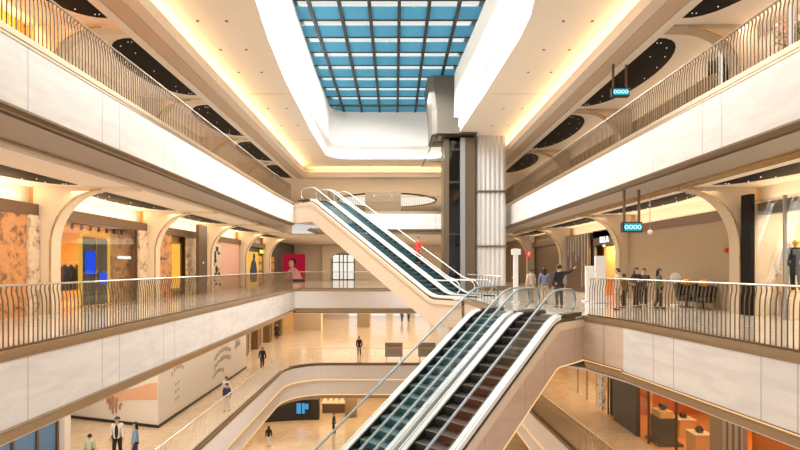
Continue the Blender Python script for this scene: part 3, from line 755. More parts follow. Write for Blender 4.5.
# amber picture, dark slab sign
pc = thing('amber_picture', 'glowing amber picture panel set between marble walls on the left', 'picture', (-12.9, 29.3, .2))
mb = MB(); mb.box(-13.0, -12.9, 28.5, 30.2, .2, 3.1); mb.build('frame', M['gold'], pc)
mb = MB(); mb.box(-12.9, -12.88, 28.75, 29.95, .4, 3.0); mb.build('lit_panel', M['glow_y'], pc)
sl = thing('dark_sign_slab', 'tall dark bronze slab sign with a round mark in front of a left arch', 'sign', (-11.75, 30.6, 0))
mb = MB(); mb.box(-11.95, -11.75, 30.0, 31.3, 0, 4.2); mb.build('slab', M['bronze_d'], sl, bevel=.02)
mb = MB(); mb.ball(-11.74, 30.65, 1.9, .03, .09, .09); mb.build('round_mark', M['white'], sl)
# dark art wall & lattice
ar = thing('dark_relief', 'dark patterned relief panel beside the pink wall on the left', 'relief', (-12.5, 34.8, 0))
mb = MB(); mb.box(-12.58, -12.5, 33.8, 35.9, 0, 3.3); mb.build('backing', M['marble_l'], ar)
mb = MB()
for i in range(26):
    mb.ball(-12.48, random.uniform(34, 35.7), random.uniform(.3, 3.0), .05, random.uniform(.12, .28), random.uniform(.08, .2), 7, 5)
mb.build('dark_blots', M['hair'], ar)
# advert boards
ad = thing('advert_board', 'yellow lit advert board of a person in a navy jacket, far left', 'advert', (-12.6, 43.8, 0))
mb = MB(); mb.box(-12.75, -12.62, 41.6, 46.2, .0, 3.0); mb.build('lit_panel', M['glow_o2'] if 'glow_o2' in M else M['glow_y'], ad)
mb = MB()
def fig(mb, x, yc, z0, w, h):
    pr = [(yc-w*.9, z0), (yc-w*1.05, z0+h*.35), (yc-w*.6, z0+h*.62), (yc-w*.2, z0+h*.70), (yc+w*.25, z0+h*.70), (yc+w*.7, z0+h*.58), (yc+w*1.0, z0+h*.3), (yc+w*.9, z0)]
    mb.extr([(x, y, z) for y, z in pr], (.03, 0, 0))
fig(mb, -12.62, 44.6, .3, 1.1, 2.9); mb.build('printed_jacket', cloth('print_navy', (.03, .05, .13)), ad)
mb = MB(); mb.ball(-12.6, 44.7, 2.55, .04, .38, .34, 12, 8); mb.build('printed_head', cloth('print_navy2', (.05, .07, .14)), ad)
rd = thing('advert_screen', 'crimson lit advert screen of a woman in pink, standing at the far left', 'advert', (-11.4, 56, 0))
mb = MB(); mb.box(-12.6, -10.1, 56, 56.2, .25, 3.1); mb.build('lit_panel', M['red_lit'], rd)
mb = MB(); mb.box(-12.6, -10.1, 55.98, 56.2, 0, .25); mb.build('foot', M['black'], rd)
mb = MB(); pr = [(-12.2, .3), (-12.15, 1.0), (-11.75, 1.45), (-11.5, 1.6), (-11.2, 1.55), (-10.75, 1.2), (-10.35, .3)]
mb.extr([(x, 55.97, z) for x, z in pr], (0, .03, 0)); mb.build('printed_blouse', cloth('print_pink', (.80, .45, .52)), rd)
mb = MB(); mb.ball(-11.6, 55.97, 2.0, .30, .02, .42, 12, 8); mb.build('printed_face', M['skin_print'], rd)
mb = MB(); mb.ball(-11.45, 55.985, 2.2, .42, .012, .42, 12, 8); mb.build('printed_hair', M['hair'], rd)
ys_ = thing('shop_sign', 'small yellow lit shop sign on the dark front right of the yellow advert', 'sign', (-12.8, 48.5, 2.9))
mb = MB(); mb.box(-12.9, -12.82, 47.2, 50.2, 2.85, 3.4); yb_ = mb.build('sign_board', M['black'], ys_)
mb = MB()
for i in range(5): mb.box(-12.82, -12.79, 47.4+.55*i, 47.75+.55*i, 2.95, 3.3)
mb.build('lettering', M['yellow_lit'], yb_)
# lit niches in the far-left dark front
for i, (y0, y1, m, lb) in enumerate([(46.6, 48.2, 'amber_wall', 'amber display niche behind the yellow advert'), (48.8, 50.4, 'orange_wall', 'orange display niche under the yellow shop sign'), (51.0, 53.0, 'amber_wall', 'amber display niche left of the crimson advert'), (58, 60, 'amber_wall', 'tall amber lit shop bay right of the crimson advert'), (61, 63, 'cream', 'tall cream lit shop bay at the far left corner')]):
    nn = thing('display_niche', lb, 'display niche', (-12.85, (y0+y1)/2, .1), 0, 'far left display niches')
    mb = MB(); mb.box(-12.88, -12.8, y0, y1, .1, 2.7); mb.build('back_panel', M[m], nn)
    for k in range(3):
        mb = MB(); mb.box(-12.8, -12.6, y0, y1, .5+.8*k, .54+.8*k); mb.build('shelf', M['brass'], nn)
# glass doors at the far end of the middle level
gd = MB(); gd.box(-8.0, -5.2, 63.9, 63.95, 0, 3.2); o = S(gd, 'door_1', M['day_win'], label='daylit glass doors at the far end')
f = MB()
for x in (-8, -7.1, -6.6, -6.1, -5.2): f.box(x-.06, x+.06, 63.8, 63.9, 0, 3.3)
for z in (0, 2.2, 3.2): f.box(-8, -5.2, 63.8, 63.9, z, z+.1)
struct(f.build('door_frame', M['mull'], o))
bp = [(-9.2, 0), (-8.2, 0), (-8.2, 2.2)] + [(-6.6-1.6*math.cos(a), 2.2+1.3*math.sin(a)) for a in [PI/2*i/8 for i in range(1, 9)]] + [(-4.9, 3.5), (-4.9, 4.4), (-9.2, 4.4)]
mb = MB(); mb.extr([(x, 63.2, z) for x, z in bp], (0, .4, 0)); S(mb, 'wall_back', M['fin'])
# far upper bulkhead
bk = thing('bronze_bulkhead', 'brown bronze box wall standing behind the rising escalators on the upper level', 'kiosk', (-1, 46.5, H))
mb = MB(); mb.box(-2.75, .55, 46, 47.2, H, 8.6); mb.build('body', M['bronze'], bk)
mb = MB(); mb.box(-2.75, .55, 45.97, 46.0, 7.55, 7.6); mb.build('groove', M['bronze_d'], bk)
for x in (-1.9, -.3):
    mb = MB(); mb.ball(x, 45.98, 8.2, .05); mb.build('lamp', M['dot'], bk)

# right middle level shop
glyphs_root = thing('shop_sign', 'white lit letters reading DLLA over the amber shop on the right', 'sign', (12.5, 30, 3.2))
text(glyphs_root, 'lettering', 'DLLA', M['white_lit'], .52, (12.5, 29.9, 3.28), (0, -1, 0), (0, 0, 1), .02)
text(glyphs_root, 'small_lettering', 'DLLA', M['white_lit'], .16, (12.5, 29.9, 2.92), (0, -1, 0), (0, 0, 1), .01)
lw = thing('light_rod_panel', 'dark panel of hanging vertical light rods on the right, left of the DLLA shop', 'light panel', (12.5, 34, 0))
mb = MB(); mb.box(12.38, 12.44, 31.8, 36.3, 0, 3.84); mb.build('backing', M['bronze_d'], lw)
for i, (y, z0) in enumerate([(32.0, .3), (32.5, .4), (33.0, .3), (33.6, 2.4), (34.1, 2.0), (34.6, 2.7), (35.1, 1.6), (35.6, 2.4), (36.1, .3)]):
    mb = MB(); mb.box(12.32, 12.375, y-.03, y+.03, z0, 3.8); mb.build('light_rod', M['rod'] if 'rod' in M else M['rail'], lw)
panel(1, 27.7, 31.6, 0, 3.0, M['amber_wall'], 13.2)
tb = thing('shop_counter', 'amber lit shop counter with bowls inside the DLLA shop', 'counter', (12.8, 29.2, 0))
mb = MB(); mb.box(12.65, 13.0, 28.2, 30.4, 0, .95); mb.build('body', M['orange_wall'], tb)
mb = MB(); mb.box(12.6, 13.05, 28.1, 30.5, .95, 1.0); mb.build('worktop', M['gold'], tb)
for nm, x, y, w_, h_, lb in (('totem_sign', 3.99, 16.9, .17, 2.45, ''),):
    pass
def totem(x, y, w_, h_, label, head=False):
    t = thing('totem_sign', label, 'totem', (x, y, .012))
    mb = MB(); mb.box(x-w_/2, x+w_/2, y-.05, y+.05, .05, h_); mb.build('panel', M['white'], t, bevel=.01)
    mb = MB(); mb.box(x-w_*.8, x+w_*.8, y-.18, y+.18, .012, .05); mb.build('foot', M['white'], t)
    if head:
        mb = MB(); mb.box(x-w_*.9, x+w_*1.0, y-.07, y+.07, h_-.28, h_-.02); mb.build('head', M['white'], t)
totem(5.6, 23.2, .22, 2.5, 'slim tall white totem post with a wider head behind the escalator landing', True)
totem(9.4, 22.9, .5, 2.15, 'white sign board standing in front of the dark panels left of the DLLA shop')
totem(9.3, 23.9, .4, 1.7, 'lower grey white board half behind the white sign board on the right')
# red hanging sign
rs = thing('hanging_sign', 'small red square sign hanging under the right ceiling', 'sign', (9.6, 36, 2.4))
mb = MB(); mb.box(9.45, 9.8, 36, 36.08, 2.35, 2.85); rb_ = mb.build('board', M['red'], rs)
mb = MB(); mb.box(9.60, 9.65, 35.97, 36, 2.48, 2.72); mb.box(9.54, 9.71, 35.97, 36, 2.58, 2.63); mb.build('mark', M['white'], rb_)
mb = MB(); mb.box(9.6, 9.63, 36.02, 36.05, 2.85, zc); mb.build('hanger', M['steel_g'], rs)
def teal_sign(x, y, z, w_, h_, ztop, label):
    t = thing('hanging_sign', label, 'sign', (x, y, z), 0, 'teal pictogram signs')
    mb = MB(); mb.box(x-w_/2, x+w_/2, y-.1, y+.1, z, z+h_); mb.build('case', M['black'], t)
    mb = MB(); mb.box(x-w_/2+.05, x+w_/2-.05, y-.12, y-.1, z+.05, z+h_-.05); fc = mb.build('lit_face', M['cyan_lit'], t)
    mb = MB(); k = 4
    for i in range(k):
        cx = x-w_/2+w_*(i+.8)/(k+.6); r_ = h_*.22; zc_ = z+h_*.5
        mb.ring_loft([[(cx+rr*math.cos(2*PI*j/12), yy, zc_+rr*math.sin(2*PI*j/12)) for j in range(12)] for rr, yy in ((r_, y-.121), (r_, y-.13), (r_*.5, y-.13), (r_*.5, y-.121))], cap=False)
    mb.build('pictogram', M['cyan_w'], fc)
    for xx in (x-w_*.38, x+w_*.38):
        mb = MB(); mb.box(xx-.04, xx+.04, y-.03, y+.03, z+h_, ztop); mb.build('hanger', M['bronze_d'], t)
teal_sign(8.75, 18.5, 2.93, .72, .38, 4.6, 'teal lit pictogram sign hanging over the right side of the middle level')
teal_sign(9.35, 20.8, 8.72, .72, .36, 10.1, 'teal lit pictogram sign hanging over the upper right railing')
# camera dome & fire call points
dm = thing('dome_camera', 'small dome camera on a thin rod right of the teal middle level sign', 'camera', (10.2, 20, 3.0))
mb = MB(); mb.box(10.19, 10.21, 19.99, 20.01, 3.1, zc); mb.build('rod', M['steel_g'], dm)
mb = MB(); mb.ball(10.2, 20, 3.05, .1); mb.build('dome', M['white'], dm)
al = thing('fire_alarm', 'red fire alarm box on the tan wall near the right arch', 'alarm', (12.55, 18.9, 2.1))
mb = MB(); mb.box(12.52, 12.6, 18.9, 19.05, 2.2, 2.36); mb.build('box', M['red'], al)
fr = thing('round_wall_sign', 'white round sign on a low stand by the blank tan wall', 'sign', (11.9, 21.2, 0))
mb = MB(); mb.cyl(11.9, 21.2, 0, .06, .2); mb.cyl(11.9, 21.2, .06, 1.0, .02, 8); mb.build('stand', M['white'], fr)
mb = MB(); mb.ball(11.9, 21.2, 1.18, .24, .03, .24, 14, 9); mb.build('disc', M['white'], fr)
for i, (x, y, lb) in enumerate([(12.0, 20.6, 'black lounge chair with a round orange back, left of the pair by the tan wall'), (12.1, 19.6, 'black lounge chair with a round orange back, right of the pair by the tan wall')]):
    ch = thing('lounge_chair', lb, 'chair', (x, y, 0), 0, 'orange backed lounge chairs')
    mb = MB(); mb.lathe(x, y, [(.30, .25), (.36, .3), (.36, .42), (.30, .46)]); mb.build('seat', M['black'], ch, True)
    mb = MB(); rings = []
    for k in range(13):
        a = math.radians(-20+220*k/12); rings.append([(x+rr*math.cos(a), y+rr*math.sin(a), z) for rr, z in ((.34, .42), (.40, .42), (.46, 1.0-.12*abs(k-6)/6), (.40, 1.0-.12*abs(k-6)/6))])
    mb.ring_loft(rings); mb.build('backrest', M['black'], ch)
    mb = MB(); mb.ball(x, y-.02, 1.02, .22, .22, .14); mb.build('cushion', M['orange_seat'], ch, True)
    mb = MB(); mb.cyl(x, y, 0, .25, .05, 10); mb.cyl(x, y, 0, .03, .25); mb.build('pedestal', M['black'], ch)

# ------------------------------------------------------------------ level below, left: hoarding and shops
hb = MB(); hb.prism([(-11.7, 24.7), (-11.7, 39.3), (-11.9, 39.3), (-11.9, 25.0), (-17.2, 26.6), (-17.2, 26.4)], -H+.12, -2.2); S(hb, 'wall_left', M['board_w'], label='white temporary hoarding on the level below')
hb = MB(); hb.prism([(-11.66, 24.64), (-11.66, 39.3), (-11.7, 39.3), (-11.7, 24.7), (-17.2, 26.4), (-17.2, 26.34)], -H, -H+.14); S(hb, 'baseboard_left', M['black'])
mr = thing('printed_mural', 'printed arm and drooping hand on the near end of the white hoarding', 'mural', (-13.5, 25.2, -4.4))
# end face runs from (-11.7,24.7) to (-17.2,26.4): parametrise by u (metres from the corner) and height
du = Vector((-5.5, 1.7)).normalized(); nu = Vector((-du.y, du.x)); nu = nu if nu.y < 0 else -nu
def face(u, z, off=.012): return (-11.7+du.x*u+nu.x*off, 24.7+du.y*u+nu.y*off, z)
arm = [(u, z-1.45) for u, z in [(.05, -2.6), (.6, -2.7), (1.5, -3.0), (2.4, -3.2), (2.9, -3.1), (3.15, -3.2), (3.3, -3.5), (3.15, -3.62), (2.7, -3.62), (2.3, -3.74), (1.9, -3.62), (1.3, -3.55), (.9, -3.52), (.4, -3.48), (.05, -3.45)]]
mb = MB(); mb.extr([face(u, z) for u, z in arm], (nu.x*.01, nu.y*.01, 0)); mb.build('forearm', M['skin_print'], mr)
for u, z0, z1, dxx in ((2.25, -3.8, -4.35, .25), (2.55, -3.55, -4.55, .12), (2.8, -3.5, -4.6, .05), (3.02, -3.5, -4.4, -.02), (3.2, -3.4, -4.1, -.08)):
    mb = MB(); w_ = .085; z0 -= 1.45; z1 -= 1.25
    mb.extr([face(u-w_, z0, .025), face(u+w_, z0, .025), face(u+w_*.9+dxx*.5, (z0+z1)/2, .025), face(u+w_*.5+dxx*.4, z1, .025), face(u-w_*.5+dxx*.4, z1, .025), face(u-w_*.9+dxx*.5, (z0+z1)/2, .025)], (nu.x*.01, nu.y*.01, 0)); mb.build('finger', M['skin_print_d'], mr)
# curly script on the long face
def scribble(y0, z0, w_, rows, label, seed, bow=.3, hh=.26, dz=.5):
    """hand-drawn script too small to read: short slanted pen strokes along a bowed line"""
    rnd = random.Random(seed); t = thing('printed_script', label, 'lettering', (-11.69, y0, z0))
    for r_ in range(rows):
        mb = MB(); n_ = int(w_/.24)
        for i in range(n_):
            a = (i+.5)/n_; y = y0+w_*a; z = z0-dz*r_+bow*math.sin(a*PI)+.1*a; h_ = hh*rnd.uniform(.6, 1.1)
            mb.tube([(-11.692, y-.05, z-h_/2), (-11.692, y+.02, z+h_/2), (-11.692, y+.09, z+h_*.1), (-11.692, y+.05, z-h_*.4)], .004, .032, 4)
        mb.build('script_line', M['ink'], t)
scribble(26.1, -4.05, 1.6, 1, 'short curved line of brown script near the corner of the hoarding', 3)
scribble(26.5, -4.7, .6, 3, 'faint small script lines below the curved line on the hoarding', 5, .1, .12, .4)
scribble(32.3, -4.35, 3.3, 2, 'large brown script lettering on the far part of the hoarding', 8, .35, .4, .55)
scribble(32.0, -5.5, 2.2, 1, 'loose brown script flourish low on the far part of the hoarding', 11, .25, .3)
scribble(36.5, -4.2, 1.3, 1, 'tall brown pen stroke near the far end of the hoarding', 12, .2, .7)
panel(-1, 39.5, 82, -H, -1.9, M['amber_wall'], 14.4)
for i, y in enumerate((41.0, 44.5, 48.5, 53, 58)):
    mb = MB(); mb.box(-13.9, -13.2, y-.4, y+.4, -H, -1.9); S(mb, 'wall_left', M['bronze'], label='bronze pier of the gold shop row')
    pane(-1, y+.4, y+3.0, -H, -2.4, 13.5, posts=(y+1.7,), mat='brass')
panel(-1, 1.5, 24, -H, -1.9, M['tan_wall'], 18.8)
cb = thing('blue_window_display', 'blue tinted display window beside a white pillar, low left on the level below', 'display', (-14.5, 19.5, -H))
mb = MB(); mb.box(-14.6, -14.5, 17.6, 21.4, -H, -2.6); mb.build('lit_panel', M['blue_disp'] if 'blue_disp' in M else cloth('blue_disp', (.12, .25, .5)), cb)
mb = MB()
for y in (17.6, 18.9, 20.2, 21.4): mb.box(-14.5, -14.42, y-.05, y+.05, -H, -2.5)
mb.build('frame', M['bronze'], cb)
mb = MB(); mb.box(-14.5, -14.2, 21.5, 21.9, -H, -1.9); S(mb, 'wall_left', M['white'], label='white pillar on the level below')
# far hall of the level below
for i, (x, y, w_) in enumerate(((-4.2, 66, .8), (8, 66, .8))):
    mb = MB(); mb.box(x-w_, x+w_, y, y+1.4, -H, -1.86); S(mb, 'wall_back', M['tan_wall'], label='square column in the far hall')
pb = thing('panel_wall', 'beige panel wall with a small white sign in the far hall of the level below', 'partition', (-11, 63, -H))
mb = MB(); mb.box(-12.8, -9.2, 63, 63.2, -H, -2.0); mb.build('panel', M['fin_r'], pb)
mb = MB(); mb.box(-11.9, -11.2, 62.95, 63, -3.8, -3.4); mb.build('white_sign', M['white_lit'], pb)
mb = MB(); mb.box(-9.3, -9.1, 62.9, 63, -H, -2.0); mb.build('light_strip', M['led'], pb)
for i in range(7):
    mb = MB(); x = -7.5+3.6*i; mb.box(x, x+2.4, 81.6, 81.7, -H, -2.6); S(mb, 'window_%d' % WN[0], M['day_win'], label='bright far window'); WN[0] += 1
for x, lb in ((-.1, 'grey directory board behind the far railing of the level below, left of two'), (2.7, 'grey directory board behind the far railing of the level below, near the escalator')):
    dbd = thing('directory_board', lb, 'board', (x, 42.3, -H), 0, 'directory boards')
    mb = MB(); mb.box(x-.75, x+.75, 42.3, 42.4, -H+.35, -H+1.55); mb.build('board', M['steel_g'], dbd)
    mb = MB(); mb.box(x-.6, x+.6, 42.28, 42.3, -H+.6, -H+1.4); mb.build('face', M['tan_wall'], dbd)
    for xx in (x-.6, x+.6):
        mb = MB(); mb.box(xx-.03, xx+.03, 42.3, 42.4, -H, -H+.35); mb.build('leg', M['steel_g'], dbd)
# lowest level
sk = thing('dark_kiosk', 'dark curved kiosk with a blue screen on the lowest level', 'kiosk', (-9.5, 46.5, -2*H))
pts = [(-12.6+5.5*i/10, 45.6+1.0*math.sin(PI*i/10*.5)) for i in range(11)]
mb = MB(); mb.prism([(x, y) for x, y in pts] + [(x, y+.6) for x, y in pts[::-1]], -2*H, -10.7); mb.build('body', M['black'], sk)
mb = MB(); mb.box(-9.15, -7.95, 46.25, 46.32, -11.95, -10.9); ks = mb.build('screen', M['black'], sk)
mb = MB(); mb.box(-9.1, -8.7, 46.21, 46.25, -11.9, -10.95); mb.box(-8.6, -8.35, 46.21, 46.25, -11.9, -10.95); mb.box(-8.32, -8.0, 46.21, 46.25, -11.5, -11.0); mb.build('screen_picture', M['screen_b'], ks)
mb = MB(); mb.cyl(-4.2, 47.8, -2*H, -9.2, .58, 20); S(mb, 'wall_back', M['tan_wall'], True, 'round column on the lowest level')
fs = thing('food_stall', 'lit food stall with a dark counter on the lowest level right of the kiosk', 'stall', (-6, 49, -2*H))
mb = MB(); mb.box(-7.1, -4.9, 48.8, 49.5, -2*H, -11.7); mb.build('counter', M['bronze_d'], fs)
mb = MB(); mb.box(-7.2, -4.8, 48.7, 49.6, -11.7, -11.6); mb.build('worktop', M['cream'], fs)
mb = MB()
for i in range(4): mb.box(-7.0+.55*i, -6.7+.55*i, 49, 49.3, -11.6, -11.3)
mb.build('lit_display', M['led'], fs)
# level below, right: orange store
panel(1, 1.5, 26.9, -H, -1.9, M['orange_wall'], 17.5)
mb = MB(); mb.box(11.6, 17.5, 26.8, 26.9, -H, -1.9); S(mb, 'wall_right', M['orange_wall'])
mb = MB(); mb.box(11.4, 17.5, 1.5, 26.8, -H, -H+.02); S(mb, 'floor', M['amber_floor'] if 'amber_floor' in M else cloth('amber_floor', (.70, .28, .06)))
pane(1, 17.8, 23.4, -H, -2.2, 11.4, posts=(23.4, 22.5, 20.3), mat='bronze_d')
panel(1, 23.5, 26.0, -H, -1.9, M['dgrey'], 11.35, label='dark green grey wall of the orange store')
panel(1, 26.0, 27.0, -H, -1.9, M['dgrey'], 11.6)
pane(1, 27, 33, -H, -2.2, 11.5, posts=(27, 28.5, 30, 31.5), mat='brass')
panel(1, 26.5, 45, -H, -1.9, M['amber_wall'], 13.5)
mb = MB(); mb.box(11.2, 11.4, 27.05, 27.75, -H+.2, -2.4); tag(mb.build('patterned_banner', marble('black_white_print', (.9, .9, .88), (.03, .03, .03), 5)), 'black and white patterned upright banner on the level below, right', 'banner')
ds = thing('display_tower', 'dark display tower with a lit top behind the glass of the orange store', 'display', (12.1, 22.6, -H))
mb = MB(); mb.box(11.75, 12.45, 22.2, 23.0, -H+.14, -5.1); mb.build('body', M['black'], ds)
mb = MB(); mb.box(11.6, 12.7, 22.0, 23.2, -H+.02, -H+.14); mb.build('plinth', M['black'], ds)
mb = MB(); mb.box(11.8, 12.4, 22.25, 22.95, -5.1, -4.8); mb.build('top_case', M['amber_wall'], ds)
mb = MB(); mb.ball(12.1, 22.6, -4.65, .18, .22, .15); mb.build('ornament', M['black'], ds)
for i, (x, y, s_, h_, lb) in enumerate([(13.6, 23.6, .75, .8, 'wooden display box deep inside the orange store'), (12.9, 21.2, .7, .9, 'wooden display table with a dark ornament near the glass of the orange store'), (14.6, 22.0, .8, .7, 'low wooden display box at the back of the orange store')]):
    dt = thing('display_table', lb, 'table', (x, y, -H+.02), 0, 'orange store tables')
    mb = MB(); mb.box(x-s_/2, x+s_/2, y-s_/2, y+s_/2, -H+.02, -H+h_); mb.build('body', M['amber_wall'], dt)
    mb = MB(); mb.box(x-s_/2-.03, x+s_/2+.03, y-s_/2-.03, y+s_/2+.03, -H+h_, -H+h_+.05); mb.build('top', M['cream'], dt)
    if i != 2:
        mb = MB(); mb.lathe(x, y, [(.12, -H+h_+.05), (.18, -H+h_+.15), (.12, -H+h_+.25), (.05, -H+h_+.32)], 12); tag(mb.build('ornament', M['black'], None, True), 'small dark vase on the %s' % ('display box deep in the orange store' if i == 0 else 'display table near the store glass'), 'vase')
glyphs(11.7, 22.6, 23.3, -3.2, 'small white lit store sign behind the glass of the orange store', 'white_lit', .4, 1, 3)
panel(1, 17.1, 17.8, -H, -1.9, M['tan_wall'], 11.2)
panel(1, 16.1, 17.1, -H, -1.9, M['grey_slat'], 11.2)
panel(1, 6, 16.1, -H, -1.9, M['orange_wall'], 11.5)

# upper right window of flowers
rnd = random.Random(4)
def bush(name, x, yc, zb, w_, h_, mats, label):
    t = thing(name, label, 'plant display', (x, yc, zb))
    for mat, nm, cnt in mats:
        mb = MB()
        for i in range(cnt):
            a = rnd.uniform(-1, 1); b = rnd.random(); p = (x+rnd.uniform(-.25, .25), yc+a*w_*(1-.5*b), zb+.1+b*h_)
            v = Vector((rnd.uniform(-1, 1), rnd.uniform(-1, 1), rnd.uniform(-.6, 1))).normalized()*.17; u = v.orthogonal().normalized()*.08
            P = Vector(p); mb.quad(P-v, P+u, P+v, P-u)
        mb.build(nm, M[mat], t)
    return t
bush('flower_display', 13.15, 14.8, H+.02, 1.1, 3.6, [('leaf', 'foliage', 520), ('leaf2', 'olive_foliage', 300)], 'tall green foliage display in the bright window of the upper right level')
bush('flower_display', 13.15, 16.85, H+.02, .5, 3.5, [('leaf2', 'foliage', 160), ('petal', 'blossom', 240)], 'pink blossom display in the bright window of the upper right level')
bush('flower_display', 13.15, 18.85, H+.02, .35, 3.4, [('leaf', 'foliage', 230)], 'narrow green foliage display at the far end of the bright upper right window')
for y, lb in ((13.4, 'nearest'), (16.1, 'middle'), (19.6, 'farthest')):
    mb = MB(); mb.box(12.72, 12.80, y-.06, y+.06, H+.005, H+3.8); tag(mb.build('light_column', M['oval_lit']), '%s glowing upright light strip in the flower window of the upper right level' % lb, 'lamp', 'flower window light strips')

# ------------------------------------------------------------------ people
def skin_mesh(verts, edges, radii, sub=1):
    me = bpy.data.meshes.new('s'); me.from_pydata(verts, edges, []); o = bpy.data.objects.new('s', me); COL.objects.link(o)
    m = o.modifiers.new('s', 'SKIN'); m.use_smooth_shade = True
    for i, r in enumerate(radii): 
        me.skin_vertices[0].data[i].radius = (r, r) if not isinstance(r, tuple) else r
    me.skin_vertices[0].data[0].use_root = True
    if sub: u = o.modifiers.new('u', 'SUBSURF'); u.levels = sub; u.render_levels = sub
    dg = bpy.context.evaluated_depsgraph_get(); out = bpy.data.meshes.new_from_object(o.evaluated_get(dg))
    bpy.data.objects.remove(o); return out
def joints(pose):
    """joint positions of a 1.72 m adult facing +Y"""
    st = pose.get('stride', 0.); ra = pose.get('raise_arm', 0)
    J = dict(pelvis=(0, 0, .93), spine=(0, 0, 1.10), chest=(0, .0, 1.30), neck=(0, .0, 1.46), chin=(0, .025, 1.54), head=(0, .02, 1.61), crown=(0, .005, 1.68))
    for sd, k in ((-1, 'l'), (1, 'r')):
        f = st*sd
        J['hip'+k] = (sd*.085, 0, .88); J['knee'+k] = (sd*.095, f*.16+.02, .49); J['ankle'+k] = (sd*.10, f*.26-.03 - (.05 if f < 0 else 0), .09+(.03 if f < -.5 else 0)); J['toe'+k] = (sd*.115, f*.26+.13-(.04 if f < 0 else 0), .045)
        J['sh'+k] = (sd*.175, 0, 1.39)
        if ra and sd == ra:
            J['el'+k] = (sd*.44, .03, 1.42); J['wr'+k] = (sd*.66, .08, 1.56); J['pa'+k] = (sd*.74, .10, 1.60)
        elif pose.get('bent') == sd or pose.get('bent') == 2:
            J['el'+k] = (sd*.25, -.04, 1.12); J['wr'+k] = (sd*.16, .20, 1.14); J['pa'+k] = (sd*.12, .28, 1.16)
        else:
            J['el'+k] = (sd*.235, -f*.10-.03, 1.11); J['wr'+k] = (sd*.25, -f*.2+.05, .86); J['pa'+k] = (sd*.25, -f*.22+.07, .77)
    return J
def chain(J, items):
    names = []; V = []; E = []; Rr = []
    for it in items:
        prev = None
        for nm, r in it:
            if nm not in names: names.append(nm); V.append(J[nm]); Rr.append(r)
            i = names.index(nm)
            if prev is not None: E.append((prev, i))
            prev = i
    return V, E, Rr
pm_cache = {}
